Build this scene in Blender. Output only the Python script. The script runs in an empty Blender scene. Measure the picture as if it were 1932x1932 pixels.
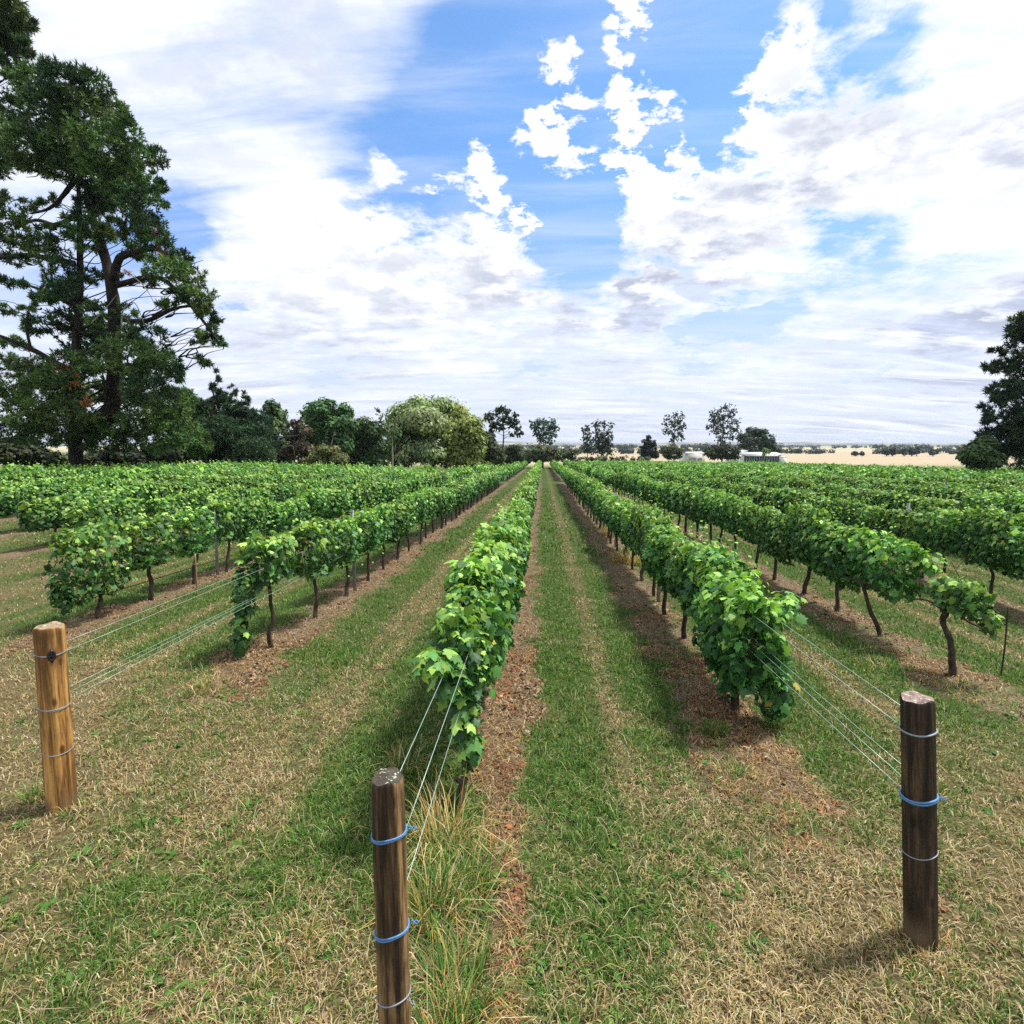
import bpy, math, random
import numpy as np
from mathutils import Vector

random.seed(7)
R = math.radians
SC = bpy.context.scene
COL = SC.collection

# ------------------------------------------------------------------ camera
HC = 2.6                                   # eye height over the ground at the origin
F = 1065.0 / 966.0                         # focal length in half-widths
YAW, PITCH = R(3.1), R(6.75)
cam_d = bpy.data.cameras.new('camera')
cam = bpy.data.objects.new('camera', cam_d)
COL.objects.link(cam)
cam_d.sensor_width = 36
cam_d.lens = 18.0 * F
cam_d.clip_start, cam_d.clip_end = 0.05, 30000
cam.location = (0, 0, HC)
cam.rotation_euler = (R(90) - PITCH, 0, YAW)
SC.camera = cam

SUN_AZ, SUN_EL = R(66), R(64)              # azimuth clockwise from +Y (the row direction)
sun_dir = np.array([math.sin(SUN_AZ) * math.cos(SUN_EL), math.cos(SUN_AZ) * math.cos(SUN_EL), math.sin(SUN_EL)])

SC.view_settings.view_transform = 'Standard'
SC.view_settings.look = 'None'
SC.view_settings.exposure = 0.5
SC.view_settings.gamma = 1
SC.view_settings.use_curve_mapping = False
SC.cycles.max_bounces = 8
SC.cycles.diffuse_bounces = 3
SC.cycles.transmission_bounces = 4
SC.cycles.use_denoising = False
SC.cycles.denoiser = 'OPENIMAGEDENOISE'
SC.cycles.denoising_input_passes = 'RGB_ALBEDO_NORMAL'

sun_l = bpy.data.lights.new('sun', 'SUN')
sun_l.energy = 4.2
sun_l.angle = R(8)
sun_l.color = (1, 0.955, 0.88)
sun = bpy.data.objects.new('sun', sun_l)
COL.objects.link(sun)
sun.rotation_euler = Vector(sun_dir).to_track_quat('Z', 'Y').to_euler()

# picture -> world helpers (px, py measured on a 1932 x 1932 copy of the photograph)
_cy, _sy, _cp, _sp = math.cos(YAW), math.sin(YAW), math.cos(PITCH), math.sin(PITCH)
_right = np.array([_cy, _sy, 0.0])
_fwd = np.array([-_sy * _cp, _cy * _cp, -_sp])
_up = np.cross(_right, _fwd)


def ray(px, py):
    d = _fwd + _right * ((px - 966) / 1065.0) - _up * ((py - 966) / 1065.0)
    return d


def proj(p):
    v = np.asarray(p, float) - np.array([0, 0, HC])
    z = v @ _fwd
    return 966 + 1065 * (v @ _right) / z, 966 - 1065 * (v @ _up) / z


def at(px, py, depth):
    """point seen at a place in the picture, at a depth along the rows"""
    d = ray(px, py)
    return np.array([0, 0, HC]) + d * (depth / d[1])


def sstep(a, b, x):
    t = np.clip((x - a) / (b - a), 0, 1)
    return t * t * (3 - 2 * t)


def gz(x, y):
    """height of the land"""
    x = np.asarray(x, float)
    y = np.asarray(y, float)
    yy = np.clip(y, -40, None)
    z = -0.019 * np.minimum(yy, 150)
    z = z - 2.65 * sstep(150, 350, yy)
    z = z + 0.45 * sstep(6, 30, -x) * sstep(8, 25, y) * (1 - sstep(60, 140, y))
    return z


def ground_at(px, py):
    d = ray(px, py)
    t = 1.0
    for _ in range(40):
        p = np.array([0, 0, HC]) + d * t
        t = t + (float(gz(p[0], p[1])) - p[2]) / d[2]
    p = np.array([0, 0, HC]) + d * t
    return p


# ------------------------------------------------------------------ node helpers
def new_mat(name):
    m = bpy.data.materials.new(name)
    m.use_nodes = True
    nt = m.node_tree
    nt.nodes.clear()
    out = nt.nodes.new('ShaderNodeOutputMaterial')
    return m, nt, out


class NT:
    def __init__(self, nt):
        self.nt = nt

    def n(self, t, **kw):
        nd = self.nt.nodes.new(t)
        for k, v in kw.items():
            setattr(nd, k, v)
        return nd

    def link(self, a, b):
        self.nt.links.new(a, b)

    def put(self, sock, v):
        if isinstance(v, bpy.types.NodeSocket):
            self.link(v, sock)
        else:
            sock.default_value = v

    def math(self, op, a, b=None, c=None, clamp=False):
        nd = self.n('ShaderNodeMath', operation=op, use_clamp=clamp)
        self.put(nd.inputs[0], a)
        if b is not None:
            self.put(nd.inputs[1], b)
        if c is not None:
            self.put(nd.inputs[2], c)
        return nd.outputs[0]

    def mix(self, f, a, b, blend='MIX'):
        nd = self.n('ShaderNodeMix', data_type='RGBA', blend_type=blend)
        self.put(nd.inputs[0], f)
        self.put(nd.inputs[6], a if isinstance(a, bpy.types.NodeSocket) else (*a, 1)[:4])
        self.put(nd.inputs[7], b if isinstance(b, bpy.types.NodeSocket) else (*b, 1)[:4])
        return nd.outputs[2]

    def noise(self, vec, scale, detail=3, rough=0.55, lac=2.0, dist=0.0):
        nd = self.n('ShaderNodeTexNoise')
        self.put(nd.inputs['Vector'], vec)
        nd.inputs['Scale'].default_value = scale
        nd.inputs['Detail'].default_value = detail
        nd.inputs['Roughness'].default_value = rough
        nd.inputs['Lacunarity'].default_value = lac
        nd.inputs['Distortion'].default_value = dist
        return nd

    def ramp(self, f, stops):
        nd = self.n('ShaderNodeValToRGB')
        cr = nd.color_ramp
        while len(cr.elements) > 1:
            cr.elements.remove(cr.elements[-1])
        for i, (p, c) in enumerate(stops):
            e = cr.elements[0] if i == 0 else cr.elements.new(p)
            e.position = p
            e.color = (*c, 1)[:4]
        self.put(nd.inputs[0], f)
        return nd.outputs[0]

    def maprange(self, v, a, b, c=0.0, d=1.0, smooth=True):
        nd = self.n('ShaderNodeMapRange', interpolation_type='SMOOTHSTEP' if smooth else 'LINEAR')
        nd.clamp = True if hasattr(nd, 'clamp') else None
        self.put(nd.inputs[0], v)
        for i, q in enumerate((a, b, c, d)):
            self.put(nd.inputs[1 + i], q)
        return nd.outputs[0]

    def mapping(self, vec, scale=(1, 1, 1), loc=(0, 0, 0), rot=(0, 0, 0)):
        nd = self.n('ShaderNodeMapping')
        self.put(nd.inputs[0], vec)
        nd.inputs['Location'].default_value = loc
        nd.inputs['Rotation'].default_value = rot
        nd.inputs['Scale'].default_value = scale
        return nd.outputs[0]


# ------------------------------------------------------------------ the sky
# cloud cover (0..9), crispness (0..9) and grey underside (0..9) sampled over the part of the sky in view
SKY_X = list(range(0, 1933, 120))
SKY_Y = list(range(0, 841, 60))
COVER = """
8 9 9 9 8 8 8 6 1 1 3 1 2 5 6 9 9
8 9 9 8 8 8 8 4 1 1 3 0 2 5 6 9 9
8 8 8 8 7 7 6 2 1 1 3 0 3 6 7 9 9
8 8 8 7 7 6 3 2 1 2 2 0 4 8 8 9 9
8 8 8 7 6 6 3 1 1 2 2 1 8 9 9 9 9
8 8 7 6 9 8 3 2 2 2 5 5 8 9 9 9 9
7 7 5 4 9 9 4 2 3 1 6 9 9 9 9 9 9
7 6 4 2 8 9 8 4 8 1 8 9 9 7 9 9 9
6 5 4 6 9 9 8 8 9 1 8 9 9 7 6 6 7
6 5 5 8 9 9 9 9 9 5 9 9 8 5 6 8 9
6 6 6 7 8 9 9 9 8 8 9 6 3 8 9 9 9
7 7 7 8 8 8 9 8 8 8 8 7 8 8 9 8 9
7 7 7 8 8 6 8 8 7 7 8 7 8 6 8 8 8
7 7 7 8 8 7 7 7 6 7 7 6 7 7 7 7 7
8 8 8 8 8 8 8 8 8 8 8 8 8 8 8 8 8
"""
CRISP = """
1 1 1 1 1 1 1 2 4 6 7 7 8 8 7 5 4
1 1 1 1 1 1 1 2 5 7 7 7 9 9 8 6 4
1 1 1 1 1 1 1 3 7 8 8 7 9 9 8 6 4
1 1 1 1 1 1 1 3 7 9 8 7 9 9 8 6 4
1 1 1 1 1 1 2 4 8 9 9 9 9 8 6 5 3
1 1 1 2 2 2 4 7 8 9 9 9 9 7 5 4 3
1 1 2 3 2 3 5 7 8 8 9 9 8 6 5 4 3
1 2 3 4 4 6 8 8 9 9 9 8 7 7 6 5 3
1 3 4 5 6 7 8 8 9 9 9 7 6 7 7 5 3
1 3 4 5 5 5 6 6 6 6 7 5 5 6 6 4 3
2 3 4 4 4 4 4 4 4 4 5 5 6 4 4 3 3
3 3 3 4 4 4 4 4 4 4 4 5 5 5 4 3 3
3 3 3 3 4 5 4 4 4 4 4 5 5 5 4 3 3
3 3 3 3 3 3 3 3 3 3 3 3 3 3 3 3 3
2 2 2 2 2 2 2 2 2 2 2 2 2 2 2 2 2
"""
GREY = """
1 0 0 1 2 2 2 2 0 0 0 0 0 0 0 0 0
1 0 0 1 2 2 2 2 0 0 0 0 0 0 0 0 0
1 1 1 2 2 2 2 1 0 0 0 0 0 1 1 0 0
1 1 1 2 3 3 2 1 0 0 0 0 1 3 2 0 0
1 1 1 2 2 2 2 1 0 1 0 0 1 3 4 2 5
1 1 1 1 0 0 1 0 1 0 0 1 3 5 2 1 4
1 1 1 0 0 0 0 0 0 0 0 2 4 4 1 0 0
1 1 0 0 0 0 0 0 0 0 1 3 3 1 0 0 0
1 1 0 0 0 1 2 2 2 1 6 5 2 0 1 1 0
2 1 1 1 1 1 2 3 4 3 8 6 1 1 1 2 5
2 2 2 2 3 3 3 2 2 4 7 3 1 2 4 8 9
3 3 3 3 3 4 3 2 2 3 3 2 2 4 5 8 9
3 3 3 3 3 4 3 3 2 2 3 3 2 2 4 6 6
4 4 4 4 3 3 3 4 4 4 4 4 4 4 4 5 6
4 4 4 4 4 5 5 5 5 5 5 5 5 5 5 5 5
"""


PUFFS = [(1035, 105, 38, .75), (1078, 107, 22, .6), (1215, 120, 48, .7), (1195, 60, 45, .6), (1190, 10, 50, .6), (1050, 190, 52, .65), (1090, 200, 30, .5), (1025, 255, 40, .7),
         (1185, 205, 46, .7), (1265, 205, 26, .45), (828, 330, 34, .7), (915, 288, 24, .7), (918, 336, 34, .7), (722, 318, 20, .6), (1090, 302, 48, .5), (1165, 285, 44, .55), (1110, 250, 24, -.5), (1130, 160, 36, -.6), (1250, 150, 26, -.4), (1230, 260, 24, -.4),
         (1200, 350, 60, .5), (1275, 330, 60, .6), (1500, 62, 38, .4), (1455, 125, 36, .5), (1400, 185, 46, .5), (1440, 240, 60, .4), (940, 385, 44, .4), (1010, 420, 50, .4),
         (660, 430, 60, .4), (1090, 450, 70, -.7), (1120, 380, 60, -.6), (1325, 290, 34, -.6), (1350, 230, 40, -.5), (1370, 612, 66, -1.0), (1430, 592, 48, -1.0), (1300, 628, 38, -.7),
         (1570, 445, 42, -.36), (1660, 468, 40, -.34), (1545, 395, 24, -.3), (345, 430, 40, -.45), (440, 575, 30, -.5), (1310, 690, 40, -.4), (1640, 698, 36, -.4), (620, 715, 36, -.4),
         (1010, 700, 50, -.35), (1560, 30, 40, -.3), (1620, 110, 36, -.3), (1690, 60, 30, -.3), (980, 60, 90, -.3), (1330, 80, 80, -.4), (880, 150, 90, -.2)]


def grid(s):
    return np.array([[float(v) for v in ln.split()] for ln in s.strip().splitlines()]) / 9.0


def build_sky():
    w = bpy.data.worlds.new('World')
    SC.world = w
    w.use_nodes = True
    nt = w.node_tree
    nt.nodes.clear()
    T = NT(nt)
    G = [grid(COVER), grid(CRISP), grid(GREY)]
    tc = T.n('ShaderNodeTexCoord')
    sep = T.n('ShaderNodeSeparateXYZ')
    T.link(tc.outputs['Generated'], sep.inputs[0])
    X, Y, Z = sep.outputs
    # cloud-sheet coordinates: direction divided by height, softened near the horizon
    zc = T.math('ADD', T.math('MAXIMUM', Z, 0.0), 0.16)
    comb = T.n('ShaderNodeCombineXYZ')
    T.link(T.math('DIVIDE', X, zc), comb.inputs[0])
    T.link(T.math('DIVIDE', Y, zc), comb.inputs[1])
    sheet = comb.outputs[0]
    az = T.math('ARCTAN2', X, Y)
    el = T.math('ARCSINE', Z)
    wn = T.noise(sheet, 1.9, 4, 0.6)
    ws = T.n('ShaderNodeSeparateColor')
    T.link(wn.outputs['Color'], ws.inputs[0])
    az = T.math('ADD', az, T.math('MULTIPLY', T.math('SUBTRACT', ws.outputs[0], 0.5), R(7)))
    damp = T.maprange(el, R(2), R(20), 0.15, 1.0)
    el = T.math('ADD', el, T.math('MULTIPLY', T.math('MULTIPLY', T.math('SUBTRACT', ws.outputs[1], 0.5), R(6)), damp))
    AZ0, AZ1, NS = R(-54), R(54), 31
    t = T.math('DIVIDE', T.math('SUBTRACT', az, AZ0), AZ1 - AZ0, clamp=True)
    els = [R(e) for e in (0.0, 2.2, 4.5, 7, 9.5, 12, 14.5, 17, 19.5, 22, 24.5, 27, 30, 33, 36, 40)]
    cur = None
    for i, e in enumerate(els):
        stops = []
        for k in range(NS):
            a = AZ0 + (AZ1 - AZ0) * k / (NS - 1)
            d = np.array([math.sin(a) * math.cos(e), math.cos(a) * math.cos(e), math.sin(e)])
            px, py = proj(np.array([0, 0, HC]) + d * 1000)
            gx = np.clip(px / 120.0, 0, len(SKY_X) - 1.001)
            gy = np.clip(py / 60.0, 0, len(SKY_Y) - 1.001)
            ix, iy = int(gx), int(gy)
            fx, fy = gx - ix, gy - iy
            v = [g[iy, ix] * (1 - fx) * (1 - fy) + g[iy, ix + 1] * fx * (1 - fy) + g[iy + 1, ix] * (1 - fx) * fy + g[iy + 1, ix + 1] * fx * fy for g in G]
            stops.append((k / (NS - 1), tuple(v)))
        r = T.ramp(t, stops)
        if cur is None:
            cur = r
        else:
            f = T.math('DIVIDE', T.math('SUBTRACT', el, els[i - 1]), e - els[i - 1], clamp=True)
            cur = T.mix(f, cur, r)
    cs = T.n('ShaderNodeSeparateColor')
    T.link(cur, cs.inputs[0])
    cover, crisp, grey = cs.outputs
    # billows (cumulus) and combed wisps (cirrus)
    n1 = T.noise(sheet, 3.0, 9, 0.62, 2.1, 0.25).outputs[0]
    str_ = T.mapping(sheet, (1.1, 5.0, 1), rot=(0, 0, R(24)))
    n2 = T.noise(str_, 1.5, 7, 0.6, 2.0, 0.5).outputs[0]
    low = T.maprange(Z, 0.05, 0.30, 1.0, 0.0)
    band = T.mapping(sheet, (1.0, 3.4, 1), rot=(0, 0, R(-8)))
    n3 = T.noise(band, 1.0, 9, 0.60, 2.0, 0.5).outputs[0]
    fbm = T.mix(crisp, n2, n1)
    fbm = T.mix(T.math('MULTIPLY', low, 0.75), fbm, n3)
    d = T.math('ADD', cover, T.math('MULTIPLY', T.math('SUBTRACT', fbm, 0.5), T.math('MULTIPLY_ADD', crisp, 1.0, 1.2)))
    wdt = T.math('MULTIPLY_ADD', crisp, -0.29, 0.50)
    # single puffs and single gaps in the sheet
    wv = T.n('ShaderNodeVectorMath', operation='MULTIPLY_ADD')
    T.link(T.noise(sheet, 4.5, 5, 0.65).outputs['Color'], wv.inputs[0])
    wv.inputs[1].default_value = (0.10, 0.10, 0.10)
    wv.inputs[2].default_value = (-0.05, -0.05, -0.05)
    av = T.n('ShaderNodeVectorMath', operation='ADD')
    T.link(tc.outputs['Generated'], av.inputs[0])
    T.link(wv.outputs[0], av.inputs[1])
    n6 = T.noise(sheet, 8.5, 9, 0.62, 2.1, 0.2).outputs[0]
    puff = None
    for bx, by, br, amp in PUFFS:
        sv = T.n('ShaderNodeVectorMath', operation='SUBTRACT')
        T.link(av.outputs[0], sv.inputs[0])
        r_ = ray(bx, by)
        sv.inputs[1].default_value = tuple(r_ / np.linalg.norm(r_))
        mv = T.n('ShaderNodeVectorMath', operation='MULTIPLY')
        T.link(sv.outputs[0], mv.inputs[0])
        mv.inputs[1].default_value = (0.75, 0.75, 2.6 if by > 550 else 1.0)
        dv = T.n('ShaderNodeVectorMath', operation='LENGTH')
        T.link(mv.outputs[0], dv.inputs[0])
        rad = br / 1065.0 / (1 + ((bx - 966) / 1065.0) ** 2 + ((by - 966) / 1065.0) ** 2) ** 0.5
        q = T.maprange(dv.outputs['Value'], rad * 0.15, rad * 1.5, amp, 0.0)
        puff = q if puff is None else T.math('ADD', puff, q)
    d = T.math('ADD', d, T.math('MULTIPLY', puff, T.maprange(n6, 0.36, 0.64, 0.15, 1.7)))
    d = T.math('ADD', d, T.math('MULTIPLY', T.math('MULTIPLY', T.math('SUBTRACT', n6, 0.5), crisp), 1.45))
    dens = T.maprange(d, T.math('SUBTRACT', 0.68, wdt), T.math('ADD', T.math('MULTIPLY_ADD', low, 0.26, 0.66), wdt))
    veil = T.math('MULTIPLY', T.maprange(n2, 0.36, 0.80), 0.30)
    dens = T.math('MAXIMUM', dens, veil)
    # grey undersides: broad modulation plus fine streaks low down
    n4 = T.noise(band, 1.3, 8, 0.58, 2.0, 0.5).outputs[0]
    n5 = T.noise(sheet, 5.5, 5, 0.6).outputs[0]
    shn = T.mix(low, n5, n4)
    sh = T.math('MULTIPLY', T.math('MULTIPLY_ADD', grey, 1.5, 0.12), T.maprange(shn, 0.38, 0.62, 0.0, 1.35), clamp=True)
    edge = T.maprange(d, 0.6, 1.1, 0.25, 1.0)
    sh = T.math('MULTIPLY', sh, edge)
    cloud = T.mix(sh, (10.9, 11.0, 11.2), (5.2, 5.7, 7.2))
    sky = T.n('ShaderNodeTexSky', sky_type='NISHITA')
    sky.sun_disc = False
    sky.sun_elevation = SUN_EL
    sky.sun_rotation = SUN_AZ
    sky.altitude = 100
    sky.air_density = 1.0
    sky.dust_density = 0.7
    sky.ozone_density = 1.6
    blue = T.mix(1.0, sky.outputs[0], T.mix(T.maprange(Z, 0.1, 0.5), (1.5, 1.55, 2.05), (1.33, 1.82, 2.2)), 'MULTIPLY')
    pale = T.mix(T.maprange(Z, 0.04, 0.32, 0.9, 0.0), blue, (6.6, 7.5, 9.6))
    c = T.mix(dens, pale, cloud)
    bg = T.n('ShaderNodeBackground')
    T.link(c, bg.inputs[0])
    bg.inputs[1].default_value = 0.074
    out = T.n('ShaderNodeOutputWorld')
    T.link(bg.outputs[0], out.inputs[0])
    w.cycles.sampling_method = 'MANUAL'
    w.cycles.sample_map_resolution = 512


build_sky()


# ------------------------------------------------------------------ mesh helpers
def mesh_np(name, V, faces, col=None, smooth=False, mat_index=None):
    """faces: list of (M,k) int arrays"""
    me = bpy.data.meshes.new(name)
    V = np.ascontiguousarray(V, dtype=np.float32)
    me.vertices.add(len(V))
    me.vertices.foreach_set('co', V.ravel())
    faces = [f for f in faces if len(f)]
    loops = np.concatenate([f.ravel() for f in faces]).astype(np.int32)
    tot = np.concatenate([np.full(len(f), f.shape[1], np.int32) for f in faces])
    start = np.concatenate([[0], np.cumsum(tot)[:-1]]).astype(np.int32)
    me.loops.add(len(loops))
    me.loops.foreach_set('vertex_index', loops)
    me.polygons.add(len(tot))
    me.polygons.foreach_set('loop_start', start)
    me.polygons.foreach_set('loop_total', tot)
    if smooth:
        me.polygons.foreach_set('use_smooth', np.ones(len(tot), bool))
    if mat_index is not None:
        me.polygons.foreach_set('material_index', np.asarray(mat_index, np.int32))
    if col is not None:
        a = me.attributes.new('Col', 'FLOAT_COLOR', 'POINT')
        c = np.ones((len(V), 4), np.float32)
        c[:, :3] = col
        a.data.foreach_set('color', c.ravel())
    me.update(calc_edges=True)
    return me


def link(name, me, mats=None, parent=None):
    o = bpy.data.objects.new(name, me)
    COL.objects.link(o)
    if mats is not None and me is not None and len(me.materials) == 0:
        for m in (mats if isinstance(mats, (list, tuple)) else [mats]):
            me.materials.append(m)
    if parent is not None:
        o.parent = parent
    return o


def tag(o, label, cat, group=None):
    o['label'] = label
    o['category'] = cat
    if group:
        o['group'] = group
    return o


def kind(o, k, label=None):
    o['kind'] = k
    if label:
        o['label'] = label
    return o


def thing(name, label, cat, loc, group=None, rz=0.0):
    o = bpy.data.objects.new(name, None)
    COL.objects.link(o)
    o.location = [float(v) for v in loc]
    o.rotation_euler = (0, 0, rz)
    o.empty_display_size = 0.2
    return tag(o, label, cat, group)


class MB:
    """collects tubes, boxes and loose polygons"""

    def __init__(self):
        self.V, self.Q, self.T, self.C, self.n = [], [], [], [], 0
        self.poly = []

    def add(self, V, quads=None, tris=None, col=(1, 1, 1)):
        V = np.asarray(V, float)
        if quads is not None and len(quads):
            self.Q.append(np.asarray(quads, int) + self.n)
        if tris is not None and len(tris):
            self.T.append(np.asarray(tris, int) + self.n)
        self.V.append(V)
        c = np.asarray(col, float)
        self.C.append(np.broadcast_to(c, V.shape).copy())
        self.n += len(V)

    def tube(self, pts, rad, sides=8, col=(1, 1, 1), cap=True, wob=0.0, rng=None):
        P = np.asarray(pts, float)
        rad = np.broadcast_to(np.asarray(rad, float), (len(P),))
        tg = np.gradient(P, axis=0)
        tg /= np.linalg.norm(tg, axis=1, keepdims=True) + 1e-9
        ref = np.array([0, 0, 1.0]) if abs(tg[0][2]) < 0.9 else np.array([1.0, 0, 0])
        V = []
        u = np.cross(tg[0], ref)
        for i in range(len(P)):
            u = u - tg[i] * (u @ tg[i])
            u /= np.linalg.norm(u) + 1e-9
            v = np.cross(tg[i], u)
            for k in range(sides):
                a = 2 * math.pi * k / sides
                r = rad[i]
                if wob and rng is not None:
                    r = r * (1 + wob * (rng.random() - 0.5))
                V.append(P[i] + r * (math.cos(a) * u + math.sin(a) * v))
        Q = []
        for i in range(len(P) - 1):
            for k in range(sides):
                k2 = (k + 1) % sides
                Q.append((i * sides + k, i * sides + k2, (i + 1) * sides + k2, (i + 1) * sides + k))
        Tt = []
        if cap:
            n0 = len(V)
            V.append(P[0])
            V.append(P[-1])
            for k in range(sides):
                k2 = (k + 1) % sides
                Tt.append((n0, k2, k))
                Tt.append((n0 + 1, (len(P) - 1) * sides + k, (len(P) - 1) * sides + k2))
        self.add(V, Q, Tt, col)

    def box(self, lo, hi, col=(1, 1, 1)):
        x0, y0, z0 = lo
        x1, y1, z1 = hi
        V = [(x0, y0, z0), (x1, y0, z0), (x1, y1, z0), (x0, y1, z0), (x0, y0, z1), (x1, y0, z1), (x1, y1, z1), (x0, y1, z1)]
        self.add(V, [(0, 3, 2, 1), (4, 5, 6, 7), (0, 1, 5, 4), (1, 2, 6, 5), (2, 3, 7, 6), (3, 0, 4, 7)], None, col)

    def mesh(self, name, smooth=False):
        Q = np.concatenate(self.Q) if self.Q else np.zeros((0, 4), int)
        Tt = np.concatenate(self.T) if self.T else np.zeros((0, 3), int)
        return mesh_np(name, np.concatenate(self.V), [Q, Tt], np.concatenate(self.C), smooth)


def curve(pts, n=8):
    """smooth path through control points"""
    P = np.asarray(pts, float)
    if len(P) < 3:
        return np.array([P[0] + (P[-1] - P[0]) * t for t in np.linspace(0, 1, n)])
    out = []
    E = np.vstack([2 * P[0] - P[1], P, 2 * P[-1] - P[-2]])
    for i in range(len(P) - 1):
        a, b, c, d = E[i:i + 4]
        for t in np.linspace(0, 1, n, endpoint=False):
            out.append(0.5 * ((2 * b) + (-a + c) * t + (2 * a - 5 * b + 4 * c - d) * t * t + (-a + 3 * b - 3 * c + d) * t ** 3))
    out.append(P[-1])
    return np.array(out)


def vnoise(x, y, seed=0):
    """value noise on arrays"""
    x = np.asarray(x, float)
    y = np.asarray(y, float)
    xi, yi = np.floor(x).astype(np.int64), np.floor(y).astype(np.int64)
    fx, fy = x - xi, y - yi
    fx, fy = fx * fx * (3 - 2 * fx), fy * fy * (3 - 2 * fy)

    def h(a, b):
        n = (a * 374761393 + b * 668265263 + seed * 974711) & 0x7FFFFFFF
        n = ((n ^ (n >> 13)) * 1274126177) & 0x7FFFFFFF
        return ((n ^ (n >> 16)) & 0xFFFF) / 65535.0
    return (h(xi, yi) * (1 - fx) + h(xi + 1, yi) * fx) * (1 - fy) + (h(xi, yi + 1) * (1 - fx) + h(xi + 1, yi + 1) * fx) * fy


def fbm(x, y, seed=0, oct=4):
    s, a, tot = 0, 1.0, 0
    for i in range(oct):
        s = s + a * vnoise(x * 2 ** i, y * 2 ** i, seed + i)
        tot += a
        a *= 0.55
    return s / tot


# ------------------------------------------------------------------ materials
def leaf_material(name, trans=0.32, rough=0.45, hue_var=0.05, val_var=0.45, tint=(1, 1, 1), back=1.25, spec=0.35):
    m, nt, out = new_mat(name)
    T = NT(nt)
    at_ = T.n('ShaderNodeAttribute', attribute_name='Col')
    oi = T.n('ShaderNodeObjectInfo')
    geo = T.n('ShaderNodeNewGeometry')
    hs = T.n('ShaderNodeHueSaturation')
    T.put(hs.inputs['Hue'], T.math('MULTIPLY_ADD', oi.outputs['Random'], hue_var * 0.4, 0.5 - hue_var * 0.2))
    T.put(hs.inputs['Value'], T.math('MULTIPLY_ADD', oi.outputs['Random'], 0.24, 0.88))
    T.link(T.mix(1.0, at_.outputs['Color'], tint, 'MULTIPLY'), hs.inputs['Color'])
    nz = T.noise(T.n('ShaderNodeTexCoord').outputs['Object'], 22, 3)
    c = T.mix(T.maprange(nz.outputs[0], 0.35, 0.7, 0, 0.4), hs.outputs[0], (0.75, 0.8, 0.7), 'MULTIPLY')
    cb = T.mix(T.math('MULTIPLY', geo.outputs['Backfacing'], 0.6), c, T.mix(1.0, c, (back, back * 1.0, back * 1.15), 'MULTIPLY'))
    p = T.n('ShaderNodeBsdfPrincipled')
    T.link(cb, p.inputs['Base Color'])
    p.inputs['Roughness'].default_value = rough
    p.inputs['Specular IOR Level'].default_value = spec
    tr = T.n('ShaderNodeBsdfTranslucent')
    T.link(T.mix(1.0, c, (1.25, 1.3, 0.55), 'MULTIPLY'), tr.inputs[0])
    mx = T.n('ShaderNodeMixShader')
    mx.inputs[0].default_value = trans
    T.link(p.outputs[0], mx.inputs[1])
    T.link(tr.outputs[0], mx.inputs[2])
    T.link(mx.outputs[0], out.inputs[0])
    return m


def bark_material(name, c0, c1, scale=12, stretch=0.15, rough=0.85, bump=0.4):
    m, nt, out = new_mat(name)
    T = NT(nt)
    tc = T.n('ShaderNodeTexCoord')
    v = T.mapping(tc.outputs['Object'], (1, 1, stretch))
    nz = T.noise(v, scale, 6, 0.65)
    n2 = T.noise(tc.outputs['Object'], scale * 0.3, 3)
    c = T.ramp(nz.outputs[0], [(0.3, c0), (0.68, c1)])
    c = T.mix(T.maprange(n2.outputs[0], 0.4, 0.7, 0, 0.6), c, c0)
    p = T.n('ShaderNodeBsdfPrincipled')
    T.link(c, p.inputs['Base Color'])
    p.inputs['Roughness'].default_value = rough
    p.inputs['Specular IOR Level'].default_value = 0.2
    b = T.n('ShaderNodeBump')
    b.inputs['Strength'].default_value = bump
    b.inputs['Distance'].default_value = 0.02
    T.link(nz.outputs[0], b.inputs['Height'])
    T.link(b.outputs[0], p.inputs['Normal'])
    T.link(p.outputs[0], out.inputs[0])
    return m


def plain(name, c, rough=0.6, metal=0.0, var=0.25, scale=8):
    m, nt, out = new_mat(name)
    T = NT(nt)
    tc = T.n('ShaderNodeTexCoord')
    nz = T.noise(tc.outputs['Object'], scale, 5, 0.6)
    cc = T.mix(T.maprange(nz.outputs[0], 0.3, 0.7, 0, var), c, tuple(v * 0.4 for v in c))
    p = T.n('ShaderNodeBsdfPrincipled')
    T.link(cc, p.inputs['Base Color'])
    p.inputs['Roughness'].default_value = rough
    p.inputs['Metallic'].default_value = metal
    T.link(p.outputs[0], out.inputs[0])
    return m


def attr_material(name, rough=0.7, trans=0.0, spec=0.25):
    m, nt, out = new_mat(name)
    T = NT(nt)
    at_ = T.n('ShaderNodeAttribute', attribute_name='Col')
    p = T.n('ShaderNodeBsdfPrincipled')
    T.link(at_.outputs['Color'], p.inputs['Base Color'])
    p.inputs['Roughness'].default_value = rough
    p.inputs['Specular IOR Level'].default_value = spec
    if trans:
        tr = T.n('ShaderNodeBsdfTranslucent')
        T.link(T.mix(1.0, at_.outputs['Color'], (1.25, 1.2, 0.7), 'MULTIPLY'), tr.inputs[0])
        mx = T.n('ShaderNodeMixShader')
        mx.inputs[0].default_value = trans
        T.link(p.outputs[0], mx.inputs[1])
        T.link(tr.outputs[0], mx.inputs[2])
        T.link(mx.outputs[0], out.inputs[0])
    else:
        T.link(p.outputs[0], out.inputs[0])
    return m


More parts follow.
